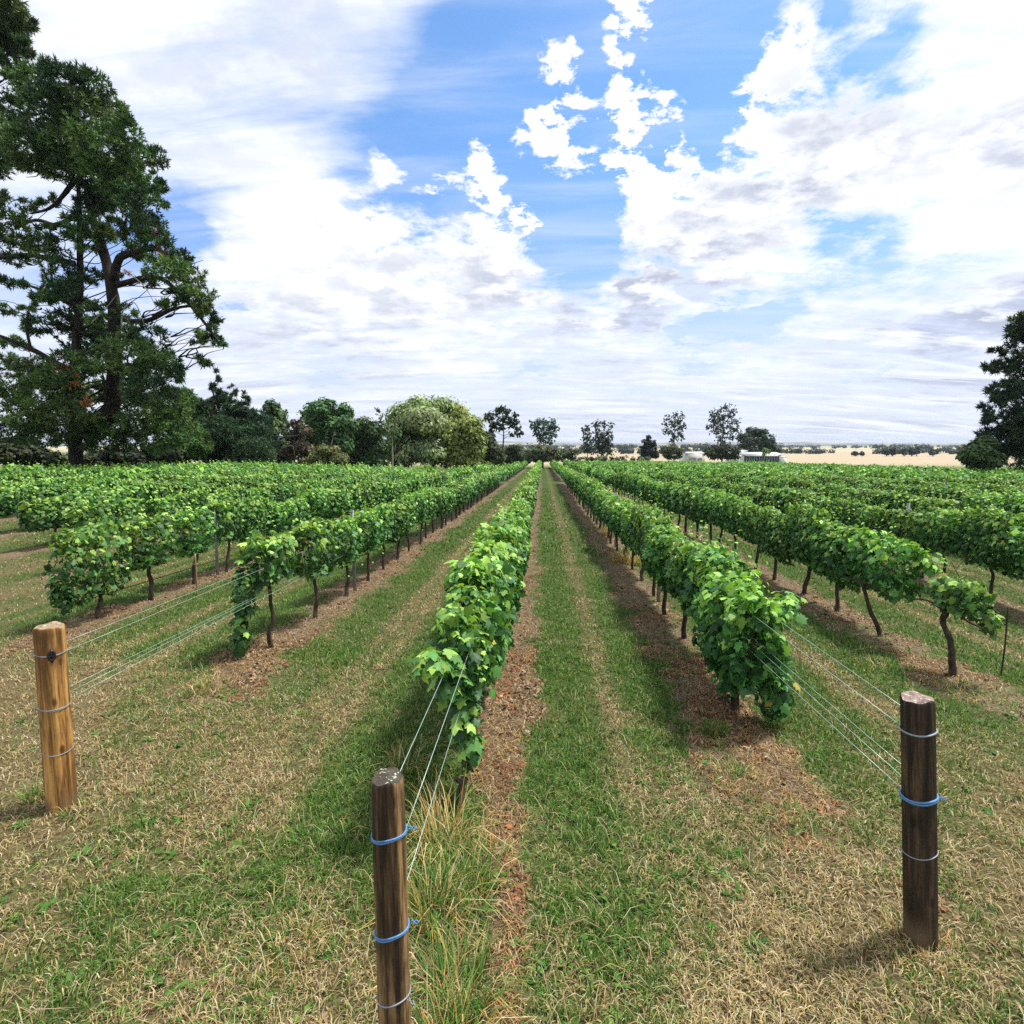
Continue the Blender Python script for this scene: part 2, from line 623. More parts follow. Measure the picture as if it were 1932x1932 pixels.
def wood_post_material(name, dark, mid, light, streak=26, rot=0.0):
    m, nt, out = new_mat(name)
    T = NT(nt)
    tc = T.n('ShaderNodeTexCoord')
    v = T.mapping(tc.outputs['Object'], (1, 1, 0.055))
    g = T.noise(v, streak, 7, 0.68, 2.1, 0.4)
    v2 = T.mapping(tc.outputs['Object'], (1, 1, 0.22))
    bl = T.noise(v2, 7, 4, 0.6)
    c = T.ramp(g.outputs[0], [(0.40, dark), (0.5, mid), (0.60, light)])
    c = T.mix(T.maprange(bl.outputs[0], 0.42, 0.62, 0, 0.85), c, dark)
    fine = T.noise(T.mapping(tc.outputs['Object'], (1, 1, 0.03)), 110, 3, 0.6)
    crack = T.maprange(fine.outputs[0], 0.30, 0.38, 0.8, 0.0)
    c = T.mix(crack, c, tuple(k * 0.25 for k in dark))
    kn = T.n('ShaderNodeTexVoronoi')
    T.link(T.mapping(tc.outputs['Object'], (7, 7, 3.2)), kn.inputs['Vector'])
    kn.inputs['Scale'].default_value = 1.0
    c = T.mix(T.maprange(kn.outputs['Distance'], 0.06, 0.17, 0.85, 0.0), c, tuple(k * 0.5 for k in dark))
    obj_xyz = T.n('ShaderNodeSeparateXYZ')
    T.link(tc.outputs['Object'], obj_xyz.inputs[0])
    c = T.mix(T.math('MULTIPLY', T.maprange(obj_xyz.outputs[2], 0.22, 0.0), T.maprange(bl.outputs[0], .35, .6)), c, (0.16, 0.11, 0.065))  # blotchy brown tone toward the foot of the post
    p = T.n('ShaderNodeBsdfPrincipled')
    T.link(c, p.inputs['Base Color'])
    p.inputs['Roughness'].default_value = 0.62
    p.inputs['Specular IOR Level'].default_value = 0.3
    b = T.n('ShaderNodeBump')
    b.inputs['Strength'].default_value = 0.55
    b.inputs['Distance'].default_value = 0.014
    T.link(T.math('ADD', g.outputs[0], T.math('MULTIPLY', fine.outputs[0], 0.6)), b.inputs['Height'])
    T.link(b.outputs[0], p.inputs['Normal'])
    T.link(p.outputs[0], out.inputs[0])
    return m


def end_grain_material(name, base, lich):
    m, nt, out = new_mat(name)
    T = NT(nt)
    tc = T.n('ShaderNodeTexCoord')
    sp = T.n('ShaderNodeSeparateXYZ')
    T.link(tc.outputs['Object'], sp.inputs[0])
    r = T.math('SQRT', T.math('ADD', T.math('MULTIPLY', sp.outputs[0], sp.outputs[0]), T.math('MULTIPLY', sp.outputs[1], sp.outputs[1])))
    rings = T.math('SINE', T.math('MULTIPLY', r, 620))
    nz = T.noise(tc.outputs['Object'], 34, 6, 0.7)
    l2 = T.noise(tc.outputs['Object'], 55, 4, 0.6)
    c = T.mix(T.math('MULTIPLY_ADD', rings, 0.2, 0.3), base, tuple(k * 0.45 for k in base))
    c = T.mix(T.maprange(nz.outputs[0], 0.4, 0.6, 0, 0.8), c, tuple(k * 0.3 for k in base))
    c = T.mix(T.maprange(l2.outputs[0], 0.58, 0.66, 0, 1), c, lich)
    p = T.n('ShaderNodeBsdfPrincipled')
    T.link(c, p.inputs['Base Color'])
    p.inputs['Roughness'].default_value = 0.9
    b = T.n('ShaderNodeBump')
    b.inputs['Strength'].default_value = 0.8
    b.inputs['Distance'].default_value = 0.01
    T.link(nz.outputs[0], b.inputs['Height'])
    T.link(b.outputs[0], p.inputs['Normal'])
    T.link(p.outputs[0], out.inputs[0])
    return m


M_VINE = leaf_material('grape_leaf', 0.27, 0.5, 0.05, spec=.3)
M_TREE = leaf_material('tree_leaf', 0.2, 0.55, 0.05, spec=0.2)
M_NEEDLE = leaf_material('pine_needle', 0.12, 0.5, 0.03, spec=0.25)
M_VBARK = bark_material('vine_bark', (0.018, 0.013, 0.010), (0.10, 0.075, 0.055), 40, 0.12)
M_BARK = bark_material('tree_bark', (0.02, 0.015, 0.012), (0.12, 0.085, 0.06), 6, 0.2)
M_DARKBARK = bark_material('dark_pine_bark', (0.008, 0.007, 0.006), (0.042, 0.033, 0.027), 5, 0.25)
M_PALE = bark_material('pale_bark', (0.16, 0.14, 0.12), (0.42, 0.39, 0.34), 5, 0.2)
M_GRASS = attr_material('grass_blade', 0.6, 0.25)
M_LITTER = attr_material('dead_leaf', 0.75, 0.1)
M_STEEL = plain('galvanised_steel', (0.30, 0.32, 0.34), 0.45, 0.6, 0.35, 20)
M_WIRE = plain('galvanised_wire', (0.45, 0.62, 0.54), 0.4, 0.3, 0.3, 60)
M_BLUE = plain('blue_twine', (0.10, 0.25, 0.50), 0.55, 0.0, 0.4, 90)
M_GREYW = plain('grey_twine', (0.28, 0.33, 0.38), 0.5, 0.2, 0.4, 90)
M_BLACK = plain('black_plastic', (0.015, 0.015, 0.016), 0.45)

# ------------------------------------------------------------------ vineyard layout
SP = 2.83
ROWX = {}
names_left = ['A', 'Z', 'Y', 'X', 'W', 'V', 'U', 'T', 'Q']
for i, n in enumerate(names_left):
    ROWX[n] = -3.62 if i == 0 else -7.0 - (i - 1) * 3.3
ROWX['B'] = -0.62
ROWX['C'] = 2.05
for i in range(12):
    ROWX['D%d' % i] = 4.88 + i * 3.25
ROWS = sorted(ROWX.items(), key=lambda kv: kv[1])
RX = np.array([v for _, v in ROWS])


def row_start(x):
    if x < -8:
        return 12.2 + 0.76 * (-10.3 - x)
    if x < -5:
        return 8.3
    if x < -2:
        return 7.2
    if x < 1:
        return 4.35
    return 5.55 + 0.4 * (x - 2.05)


RSTART = np.array([row_start(v) for v in RX])


def nearest_row(x):
    x = np.asarray(x, float)
    i = np.abs(x[..., None] - RX).argmin(-1)
    return i, x - RX[i]


def fields(x, y):
    """(under-vine bare strip 0..1, lushness of the grass 0..1)"""
    x = np.asarray(x, float)
    y = np.asarray(y, float)
    i, dx = nearest_row(x)
    wob = (fbm(x * 1.3, y * 1.3, 11) - 0.5)
    nosew = RSTART[i] - 1.4 + wob * 1.5
    nosew = np.where(np.abs(RX[i] - ROWX['B']) < .1, 0.5, nosew)
    nosew = np.where(np.abs(RX[i] - ROWX['C']) < .1, 3.6 + wob, nosew)
    off = np.where(np.abs(RX[i] - ROWX['B']) < .1, 0.10, np.where(np.abs(RX[i] - ROWX['C']) < .1, -0.16, 0.0))
    isB = np.abs(RX[i] - ROWX['B']) < .1
    edge_l = -0.74 + 0.46 * (1 - sstep(2.6, 5.2, y))
    ad = np.where(isB, np.abs(x - (edge_l - 0.05) / 2) * 0.49 / np.maximum(.06, (-.05 - edge_l) / 2), np.abs(dx - off))
    rag = (fbm(x * 5, y * 5, 17, 3) - .5)
    litter = (1 - sstep(0.22, 0.54, ad + wob * 0.6 + rag * .55)) * sstep(-0.4, 0.4, y - nosew)
    litter = litter * (1 - sstep(54, 56, y) * (1 - sstep(58, 60, y)))
    big = fbm(x * 0.45 + 3, y * 0.45, 21, 3)
    mid = fbm(x * 1.7, y * 1.7, 31, 3)
    lane = np.abs(dx)                      # 0 on the row, ~1.4 mid lane
    track = np.exp(-((lane - 1.36) / 0.17) ** 2)       # dry worn centre of each lane
    lane_g = 0.95 - 0.70 * track + (mid - 0.5) * 0.75 + (big - 0.5) * 0.4
    head_g = 0.27 + (big - 0.5) * 0.8 + (mid - 0.5) * 0.95
    hl = sstep(-2.6, 0.6, y - RSTART[i])
    lush = head_g * (1 - hl) + lane_g * hl
    # the greener wheel-worn band running out of the grass lane and round the centre
    lush = lush + 0.32 * np.exp(-((x - 0.35) / 0.5) ** 2) * sstep(1.6, 3.2, y) * (1 - hl)
    lush = lush + 0.30 * np.exp(-((x + 1.6) / 0.8) ** 2) * sstep(2.4, 3.6, y) * (1 - hl)
    lush = np.clip(lush, 0.03, 1)
    return litter, lush


# ------------------------------------------------------------------ ground
def build_ground():
    def axis(near, step, far_pts):
        return np.array(sorted(set(np.round(np.arange(near[0], near[1] + 1e-6, step), 3).tolist() + far_pts)))
    xs = axis((-14, 14), 0.12, [-9000, -5000, -2500, -1200, -600, -300, -150, -90, -70] + list(np.arange(-60, -14.1, 0.8)) + list(np.arange(14.5, 60, 0.8)) + [70, 90, 150, 300, 600, 1200, 2500, 5000, 9000])
    ys = axis((-1, 18), 0.10, [-60, -30, -15, -8, -4, -2] + list(np.arange(18.4, 60, 0.6)) + list(np.arange(61, 160, 3)) + [170, 185, 200, 225, 250, 275, 300, 325, 350, 400, 500, 650, 850, 1200, 1800, 2600, 4000, 6000, 9000])
    XX, YY = np.meshgrid(xs, ys)
    lit, lush = fields(XX, YY)
    near = (np.abs(XX) < 15) & (YY < 20) & (YY > -2)
    ZZ = gz(XX, YY)
    ZZ = ZZ + np.where(near, (fbm(XX * 2.2, YY * 2.2, 5) - 0.5) * 0.06 + lit * 0.03 + (fbm(XX * 7, YY * 7, 9, 2) - .5) * 0.025, 0)
    V = np.stack([XX, YY, ZZ], -1).reshape(-1, 3)
    ny, nx = XX.shape
    idx = np.arange(nx * ny).reshape(ny, nx)
    Q = np.stack([idx[:-1, :-1], idx[:-1, 1:], idx[1:, 1:], idx[1:, :-1]], -1).reshape(-1, 4)
    col = np.zeros((len(V), 3))
    col[:, 0] = lit.ravel()
    col[:, 1] = lush.ravel()
    col[:, 2] = ((YY < 128) & (XX > -60) & (XX < 60)).ravel()
    me = mesh_np('ground', V, [Q], col, True)
    m, nt, out = new_mat('ground')
    T = NT(nt)
    a = T.n('ShaderNodeAttribute', attribute_name='Col')
    sc = T.n('ShaderNodeSeparateColor')
    T.link(a.outputs['Color'], sc.inputs[0])
    geo = T.n('ShaderNodeNewGeometry')
    pos = geo.outputs['Position']
    nf = T.noise(pos, 45, 6, 0.7)
    nm = T.noise(pos, 7, 5, 0.65)
    nb = T.noise(pos, 0.02, 4, 0.6)
    soil = T.ramp(nf.outputs[0], [(0.3, (0.040, 0.028, 0.020)), (0.5, (0.145, 0.108, 0.070)), (0.72, (0.32, 0.25, 0.165))])
    straw = T.ramp(nf.outputs[0], [(0.3, (0.035, 0.026, 0.014)), (0.5, (0.12, 0.092, 0.045)), (0.72, (0.26, 0.205, 0.105))])
    green = T.ramp(nf.outputs[0], [(0.3, (0.012, 0.022, 0.007)), (0.5, (0.045, 0.078, 0.018)), (0.72, (0.11, 0.145, 0.038))])
    g = T.mix(T.math('ADD', sc.outputs[1], T.math('MULTIPLY', T.math('SUBTRACT', nm.outputs[0], 0.5), 0.5), clamp=True), straw, green)
    g = T.mix(sc.outputs[0], g, soil)
    # the plain beyond the vines: paddocks of dry stubble and grey-green pasture
    sp = T.n('ShaderNodeSeparateXYZ')
    T.link(pos, sp.inputs[0])
    pad = T.n('ShaderNodeTexVoronoi')
    T.link(T.mapping(pos, (0.0016, 0.004, 1)), pad.inputs['Vector'])
    pad.inputs['Scale'].default_value = 1
    ps = T.n('ShaderNodeSeparateColor')
    T.link(pad.outputs['Color'], ps.inputs[0])
    stub = T.mix(nb.outputs[0], (0.33, 0.265, 0.18), (0.42, 0.345, 0.24))
    plainc = T.ramp(ps.outputs[0], [(0.0, (0.42, 0.34, 0.2)), (0.45, (0.5, 0.42, 0.28)), (0.6, (0.22, 0.26, 0.12)), (0.8, (0.42, 0.36, 0.28)), (1.0, (0.3, 0.3, 0.18))])
    far = T.mix(T.maprange(sp.outputs[1], 600, 900), stub, plainc)
    lane = T.mix(nm.outputs[0], (0.07, 0.13, 0.03), (0.12, 0.19, 0.045))
    far = T.mix(T.maprange(sp.outputs[1], 135, 175), lane, far)
    c = T.mix(sc.outputs[2], far, g)
    p = T.n('ShaderNodeBsdfPrincipled')
    T.link(c, p.inputs['Base Color'])
    p.inputs['Roughness'].default_value = 0.95
    p.inputs['Specular IOR Level'].default_value = 0.1
    b = T.n('ShaderNodeBump')
    b.inputs['Strength'].default_value = 0.7
    b.inputs['Distance'].default_value = 0.02
    T.link(nf.outputs[0], b.inputs['Height'])
    T.link(b.outputs[0], p.inputs['Normal'])
    T.link(p.outputs[0], out.inputs[0])
    kind(link('ground', me, m), 'structure', 'mown grass headland and vineyard floor with bare brown strips under the vines')


build_ground()


def build_hills():
    rng = np.random.default_rng(5)
    xs = np.linspace(-8000, 8000, 240)
    prof = 14 + 34 * fbm(xs / 1500.0 + 9, xs * 0, 3, 5) + 22 * np.exp(-((xs + 700) / 900) ** 2) + 10 * np.exp(-((xs - 2600) / 1500) ** 2)
    rows = []
    for f, y in ((0, 4200), (0.35, 4700), (0.75, 5300), (1.0, 6000), (0.6, 7000), (0, 8200)):
        rows.append(np.stack([xs, np.full_like(xs, y), -5.6 + prof * f * (1 + 0.25 * (fbm(xs / 400 + y, xs * 0 + y, 8, 3) - .5))], -1))
    V = np.concatenate(rows)
    n = len(xs)
    idx = np.arange(len(V)).reshape(len(rows), n)
    Q = np.stack([idx[:-1, :-1], idx[:-1, 1:], idx[1:, 1:], idx[1:, :-1]], -1).reshape(-1, 4)
    m, nt, out = new_mat('hills')
    T = NT(nt)
    geo = T.n('ShaderNodeNewGeometry')
    nz = T.noise(T.mapping(geo.outputs['Position'], (0.004, 0.002, 0.02)), 1, 6, 0.65)
    c = T.ramp(nz.outputs[0], [(0.38, (0.05, 0.07, 0.05)), (0.5, (0.12, 0.14, 0.08)), (0.62, (0.34, 0.30, 0.19))])
    p = T.n('ShaderNodeBsdfPrincipled')
    T.link(c, p.inputs['Base Color'])
    p.inputs['Roughness'].default_value = 1
    T.link(p.outputs[0], out.inputs[0])
    kind(link('hills', mesh_np('hills', V, [Q], None, True), m), 'structure', 'low hazy blue hills along the horizon')


build_hills()


# ------------------------------------------------------------------ leaf clouds
def frames(nrm, tip):
    """orthonormal leaf frames: normal and tip direction"""
    nrm = nrm / (np.linalg.norm(nrm, axis=1, keepdims=True) + 1e-9)
    tip = tip - nrm * np.sum(tip * nrm, 1, keepdims=True)
    tip = tip / (np.linalg.norm(tip, axis=1, keepdims=True) + 1e-9)
    side = np.cross(nrm, tip)
    return nrm, tip, side


# leaf outlines: (across, along, out-of-plane) in leaf units; the tip is at along = 1
GRAPE_V = np.array([(0, .42, 0), (0, -.04, .02), (.24, -.12, -.03), (.47, .10, -.08), (.36, .27, -.04), (.55, .52, -.12), (.27, .60, -.03), (.19, .82, -.07), (0, 1.02, -.14),
                    (-.19, .82, -.07), (-.27, .60, -.03), (-.55, .52, -.12), (-.36, .27, -.04), (-.47, .10, -.08), (-.24, -.12, -.03)])
GRAPE_T = np.array([(0, i, i + 1) for i in range(1, 14)] + [(0, 14, 1)])
MID_V = np.array([(0, .45, .03), (0, 0, 0), (.46, .08, -.07), (.5, .55, -.1), (0, 1, -.12), (-.5, .55, -.1), (-.46, .08, -.07)])
MID_T = np.array([(0, i, i + 1) for i in range(1, 6)] + [(0, 6, 1)])
OVAL_V = np.array([(0, 0, 0), (.3, .45, -.05), (0, 1, -.03), (-.3, .45, -.05)])
OVAL_T = np.array([(0, 1, 2), (0, 2, 3)])


def leaves(P, nrm, tip, size, col, shape=(GRAPE_V, GRAPE_T), rng=None):
    LV, LT = shape
    n, t, s = frames(nrm, tip)
    size = size[:, None, None]
    curl = 0.3 + 2.6 * np.abs(np.modf(np.sin(P @ np.array((127.1, 311.7, 74.7))) * 437.5)[0])
    V = P[:, None, :] + size * (s[:, None, :] * LV[None, :, 0:1] + t[:, None, :] * (LV[None, :, 1:2] - 0.1) + n[:, None, :] * LV[None, :, 2:3] * curl[:, None, None])
    k = len(LV)
    Ft = (LT[None] + (np.arange(len(P)) * k)[:, None, None]).reshape(-1, 3)
    C = np.repeat(col[:, None, :], k, 1).reshape(-1, 3)
    return V.reshape(-1, 3), Ft, C


VINE_DARK = np.array((0.034, 0.095, 0.028))
VINE_MID = np.array((0.080, 0.195, 0.043))
VINE_LITE = np.array((0.22, 0.36, 0.065))
VINE_TIP = np.array((0.27, 0.40, 0.075))


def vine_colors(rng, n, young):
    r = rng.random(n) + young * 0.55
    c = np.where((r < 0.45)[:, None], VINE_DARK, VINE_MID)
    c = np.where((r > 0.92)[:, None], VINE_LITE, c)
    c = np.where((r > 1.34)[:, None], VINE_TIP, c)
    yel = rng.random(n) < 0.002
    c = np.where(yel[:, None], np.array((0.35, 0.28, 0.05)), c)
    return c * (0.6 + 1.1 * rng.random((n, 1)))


def canopy_mesh(name, seed, L=1.32, zb=0.70, zt=1.50, hw=0.27, n=900, ls=(0.085, 0.15), shape=(GRAPE_V, GRAPE_T), extra=(), shoots=16):
    """leaf wall of one vine; row runs along local Y, base of the trunk at the origin"""
    rng = np.random.default_rng(seed)
    u = rng.uniform(-L / 2, L / 2, n)
    th = rng.uniform(0, 2 * math.pi, n)
    rr = 1 - 0.55 * rng.random(n) ** 2.2
    b = fbm(u * 3.2 + seed * 7.3, th * 1.1, seed, 3)
    lump = 0.55 + 0.95 * b
    zc, hz = (zb + zt) / 2, (zt - zb) / 2
    endt = 1 - 0.25 * np.clip((np.abs(u) - L * 0.36) / (L * 0.14), 0, 1)
    cx, sz = np.cos(th), np.sin(th)
    sq = (np.abs(cx) ** 3 + np.abs(sz) ** 3) ** (-1 / 3.0)
    x = cx * sq * hw * lump * rr * endt
    z = zc + sz * sq * hz * rr * (0.66 + 0.62 * b)
    P = np.stack([x, u, z], -1)
    out = np.stack([cx * 1.0, rng.normal(0, .25, n), 0.35 + 0.75 * np.maximum(sz, -0.2)], -1) + rng.normal(0, .75, (n, 3))
    tip = np.stack([cx * 0.45, rng.normal(0, .55, n), -1.0 + 0.7 * np.maximum(sz, 0)], -1) + rng.normal(0, .3, (n, 3))
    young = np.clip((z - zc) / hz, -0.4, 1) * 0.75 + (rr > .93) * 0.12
    Ps, Ns, Ts, Ys = [P], [out], [tip], [young]
    S = [rng.uniform(ls[0] * .8, ls[1] * 1.12, n) ** 1.0]
    # shoots that stand up and arch over at the top, or hang out of the side
    for k in range(shoots):
        y0 = rng.uniform(-L / 2, L / 2)
        side = rng.choice([-1, 1])
        m = rng.integers(5, 10)
        s = np.linspace(0, 1, m)
        top = zt - 0.05 + rng.uniform(0.0, 0.20)
        if rng.random() < 0.72:
            px = side * (0.03 + s * s * rng.uniform(0.05, 0.22))
            pz = top - 0.18 + 0.24 * s - 0.22 * s ** 3
        else:
            px = side * (hw * 0.6 + s * rng.uniform(0.04, 0.12))
            pz = rng.uniform(zb + .1, zt - .1) + 0.06 * s - rng.uniform(.15, .4) * s * s
        py = y0 + s * rng.normal(0, .12)
        q = np.stack([px, py, pz], -1) + rng.normal(0, .025, (m, 3))
        if k % 4 == 0:
            q = np.stack([side * .04 + s * rng.normal(0, .06), y0 + s * rng.normal(0, .09), zt - .12 + s * rng.uniform(.24, .46)], -1) + rng.normal(0, .02, (m, 3))
        Ps.append(q)
        Ns.append(np.stack([side * 0.5 + rng.normal(0, .5, m), rng.normal(0, .5, m), np.full(m, .9)], -1))
        Ts.append(np.stack([side * 0.7 + rng.normal(0, .6, m), rng.normal(0, .7, m), np.full(m, -.35)], -1))
        Ys.append(0.55 + 0.9 * s)
        S.append(rng.uniform(ls[0] * 0.75, ls[1] * 0.85, m) * (1 - 0.45 * s))
    # extra hanging masses: (x, y, z, rx, ry, rz, count, young)
    for ex in extra:
        m = ex[6]
        d = rng.normal(0, 1, (m, 3))
        d /= np.linalg.norm(d, axis=1, keepdims=True)
        r = rng.random((m, 1)) ** 0.4
        q = np.array(ex[:3]) + d * r * np.array(ex[3:6])
        Ps.append(q)
        Ns.append(d * .8 + np.array((0, 0, .55)) + rng.normal(0, .35, (m, 3)))
        Ts.append(d * np.array((.6, .6, .2)) + np.array((0, 0, -.9)) + rng.normal(0, .3, (m, 3)))
        Ys.append(np.full(m, ex[7]) + d[:, 2] * .3)
        S.append(rng.uniform(ls[0], ls[1], m))
    P, N_, T_, Y_, S = map(np.concatenate, (Ps, Ns, Ts, Ys, S))
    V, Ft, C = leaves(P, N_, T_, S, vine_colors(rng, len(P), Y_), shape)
    me = mesh_np(name, V, [Ft], C, False)
    me.materials.append(M_VINE)
    return me


def trunk_mesh(name, seed, h=0.78, r=0.03, lean=(0, 0), L=1.2, wild=1.0, sides=8, canes=3):
    rng = np.random.default_rng(seed)
    mb = MB()
    pts = [(0, 0, -0.06)]
    for k in range(1, 6):
        f = k / 5
        pts.append((lean[0] * f + rng.normal(0, .012 * wild), lean[1] * f + rng.normal(0, .02 * wild), h * f))
    c = curve(pts, 4)
    t = np.linspace(0, 1, len(c))
    rad = r * (1.35 - 0.5 * t + 0.35 * np.exp(-((t - 0.97) / .07) ** 2) + 0.35 * np.exp(-(t / .06) ** 2))
    mb.tube(c, rad, sides, wob=0.3, rng=rng)
    hd = c[-1]
    for s in (-1, 1):
        arm = curve([hd, hd + (rng.normal(0, .01), s * .12, .05), hd + (rng.normal(0, .02), s * L * .3, .02 + rng.normal(0, .02)), hd + (rng.normal(0, .02), s * L * .5, .0)], 4)
        mb.tube(arm, np.linspace(r * .75, r * .3, len(arm)), 6, wob=.25, rng=rng)
    for k in range(canes):
        y0 = rng.uniform(-L * .4, L * .4)
        cane = curve([hd + (0, y0, .02), hd + (rng.normal(0, .04), y0 + rng.normal(0, .05), .3), hd + (rng.normal(0, .08), y0 + rng.normal(0, .1), .62)], 4)
        mb.tube(cane, np.linspace(.006, .003, len(cane)), 4, cap=False)
    me = mb.mesh(name, True)
    me.materials.append(M_VBARK)
    return me


NEAR_CAN = [canopy_mesh('canopy', 100 + i, n=1500, ls=(.054, .098), hw=0.22 + 0.03 * (i % 3), zt=1.46 + 0.07 * (i % 2), zb=.56 + .06 * (i % 3), shoots=18) for i in range(6)]
THIN_CAN = [canopy_mesh('canopy', 140 + i, n=640, ls=(.056, .102), hw=0.22, zt=1.5, zb=.70, L=.92, shoots=14) for i in range(3)]
MID_CAN = [canopy_mesh('canopy', 160 + i, n=780, hw=0.235, zt=1.48, zb=.62, ls=(.076, .135), shape=(MID_V, MID_T), shoots=14) for i in range(5)]
FAR_CAN = [canopy_mesh('canopy', 190 + i, n=230, hw=0.245, zt=1.48, zb=.66, ls=(.17, .27), shape=(OVAL_V * np.array((1.5, 1, 1)), OVAL_T), shoots=9) for i in range(4)]
TRUNKS = [trunk_mesh('trunk', 300 + i, h=.74 + .04 * (i % 3), r=.024 + .004 * (i % 3), lean=((-.03, .05), (.02, -.10), (.0, .16), (.05, -.04), (-.04, -.2), (.03, .02))[i], wild=1 + .5 * (i % 2)) for i in range(6)]

ROW_WORDS = {
    'A': 'row behind the amber left post', 'B': 'row behind the brown centre post', 'C': 'row behind the near-black right post',
    'Z': 'row left of the amber post', 'Y': 'second row left of the amber post', 'X': 'third row left of the amber post', 'W': 'fourth row left of the amber post',
    'V': 'fifth row left of the amber post', 'U': 'sixth row left of the amber post', 'T': 'seventh row left of the amber post', 'S': 'eighth row left of the amber post', 'Q': 'farthest left row before the pines',
}
ORDW = ['', 'first', 'second', 'third', 'fourth', 'fifth', 'sixth', 'seventh', 'eighth', 'ninth', 'tenth', 'eleventh', 'twelfth', 'thirteenth', 'fourteenth']
for i in range(13):
    ROW_WORDS['D%d' % i] = ORDW[i + 1] + ' row right of the near-black post'

SPECIAL = {
    # the end vines seen close up: canopy, trunk, label
    ('B', 0): ('hang', 'low straggling grapevine with a shoot drooping over the wires behind the centre post'),
    ('B', 1): ('bush', 'bright leafy grapevine second behind the centre post, standing over the drooping one'),
    ('C', 0): ('skirt', 'dense dark grapevine hanging to the ground beside the near-black post wires'),
    ('A', 0): ('curtain', 'grapevine with a leafy curtain trailing to the ground on the amber post wires'),
    ('D0', 0): ('lone', 'small lone grapevine with a slanting bare trunk behind the near-black post'),
    ('D0', 1): ('gapped', 'grapevine with a strongly leaning trunk next to the small lone one'),
    ('Z', 0): ('endleft', 'end grapevine in front of the left edge, above the amber post'),
}


def special(kindw, seed=900):
    if kindw == 'hang':
        return (canopy_mesh('canopy', 901, n=553, ls=(.056, .102), L=.9, hw=.2, zb=.75, zt=1.42, shoots=10, extra=[(-.14, -.70, 1.22, .17, .20, .08, 110, .8), (-.06, -.52, 1.0, .13, .18, .16, 130, .2), (.02, -.40, .68, .11, .15, .24, 150, 0), (.07, -.36, .40, .09, .12, .16, 80, 0), (-.05, .35, 1.36, .16, .2, .14, 90, .7)]),
                trunk_mesh('trunk', 951, h=.7, r=.024, lean=(.03, .1)))
    if kindw == 'bush':
        return (canopy_mesh('canopy', 902, n=1377, ls=(.056, .102), L=1.3, hw=.25, zb=.5, zt=1.62, shoots=22, extra=[(-.12, -.4, 1.5, .2, .25, .18, 110, .8), (.12, -.3, .72, .14, .25, .25, 110, 0)]),
                trunk_mesh('trunk', 952, h=.76, r=.028, lean=(0, -.08)))
    if kindw == 'skirt':
        return (canopy_mesh('canopy', 903, n=1276, ls=(.056, .102), L=1.1, hw=.29, zb=.42, zt=1.34, shoots=18, extra=[(.30, -.20, .38, .17, .2, .36, 230, -.1), (-.05, .1, .4, .2, .3, .28, 130, -.3), (.38, -.1, 1.12, .2, .25, .17, 100, .8)]),
                trunk_mesh('trunk', 953, h=.6, r=.034, lean=(-.02, .15)))
    if kindw == 'curtain':
        return (canopy_mesh('canopy', 904, n=603, ls=(.056, .102), L=.9, hw=.2, zb=.9, zt=1.52, shoots=14, extra=[(-.16, -.38, .86, .15, .16, .44, 230, 0), (-.2, -.4, .30, .14, .16, .28, 90, -.1), (.2, .0, 1.42, .18, .25, .16, 80, .8)]),
                trunk_mesh('trunk', 954, h=.95, r=.024, lean=(-.02, .02)))
    if kindw == 'lone':
        return (canopy_mesh('canopy', 905, n=252, ls=(.056, .102), L=.6, hw=.17, zb=.78, zt=1.12, shoots=5, extra=[(.16, -.22, .74, .12, .15, .16, 70, .3)]),
                trunk_mesh('trunk', 955, h=.74, r=.030, lean=(-.10, .14), wild=1.6))
    if kindw == 'gapped':
        return (canopy_mesh('canopy', 906, n=722, ls=(.056, .102), L=1.1, hw=.25, zb=.68, zt=1.46, shoots=16, extra=[(.2, -.5, 1.2, .2, .25, .2, 70, .7)]),
                trunk_mesh('trunk', 956, h=.74, r=.026, lean=(-.26, .10), wild=1.3))
    return (canopy_mesh('canopy', 907, n=873, ls=(.056, .102), L=1.2, hw=.26, zb=.42, zt=1.5, shoots=16, extra=[(-.1, -.5, .6, .16, .16, .36, 120, -.2)]),
            trunk_mesh('trunk', 957, h=.66, r=.027, lean=(.08, .12)))


# every vine of the vineyard: (row, index in the row, x, y)
def vine_sites():
    rng = np.random.default_rng(77)
    out = []
    for nme, x in ROWS:
        y = row_start(x)
        k = 0
        far_end = 128 if -6 < x < 32 else 113 if x > -9 else (58 if x > -12 else 56)
        while y < far_end:
            if not (54.2 < y < 58.4):
                out.append((nme, k, x + rng.normal(0, .03), y))
            step = 1.2
            if nme == 'B' and k == 0:
                step = 1.05
            if nme == 'A' and k == 1:
                step = 1.5
            if nme == 'D0' and k == 0:
                step = 1.45
            y += step + rng.normal(0, .05)
            k += 1
    return out


SITES = vine_sites()


def in_frame(x, y, m=110):
    if y < 1.0:
        return False
    a = proj((x, y, gz(x, y) + 1.6))
    b = proj((x, y, gz(x, y)))
    return -m < a[0] < 1932 + m and a[1] < 2000


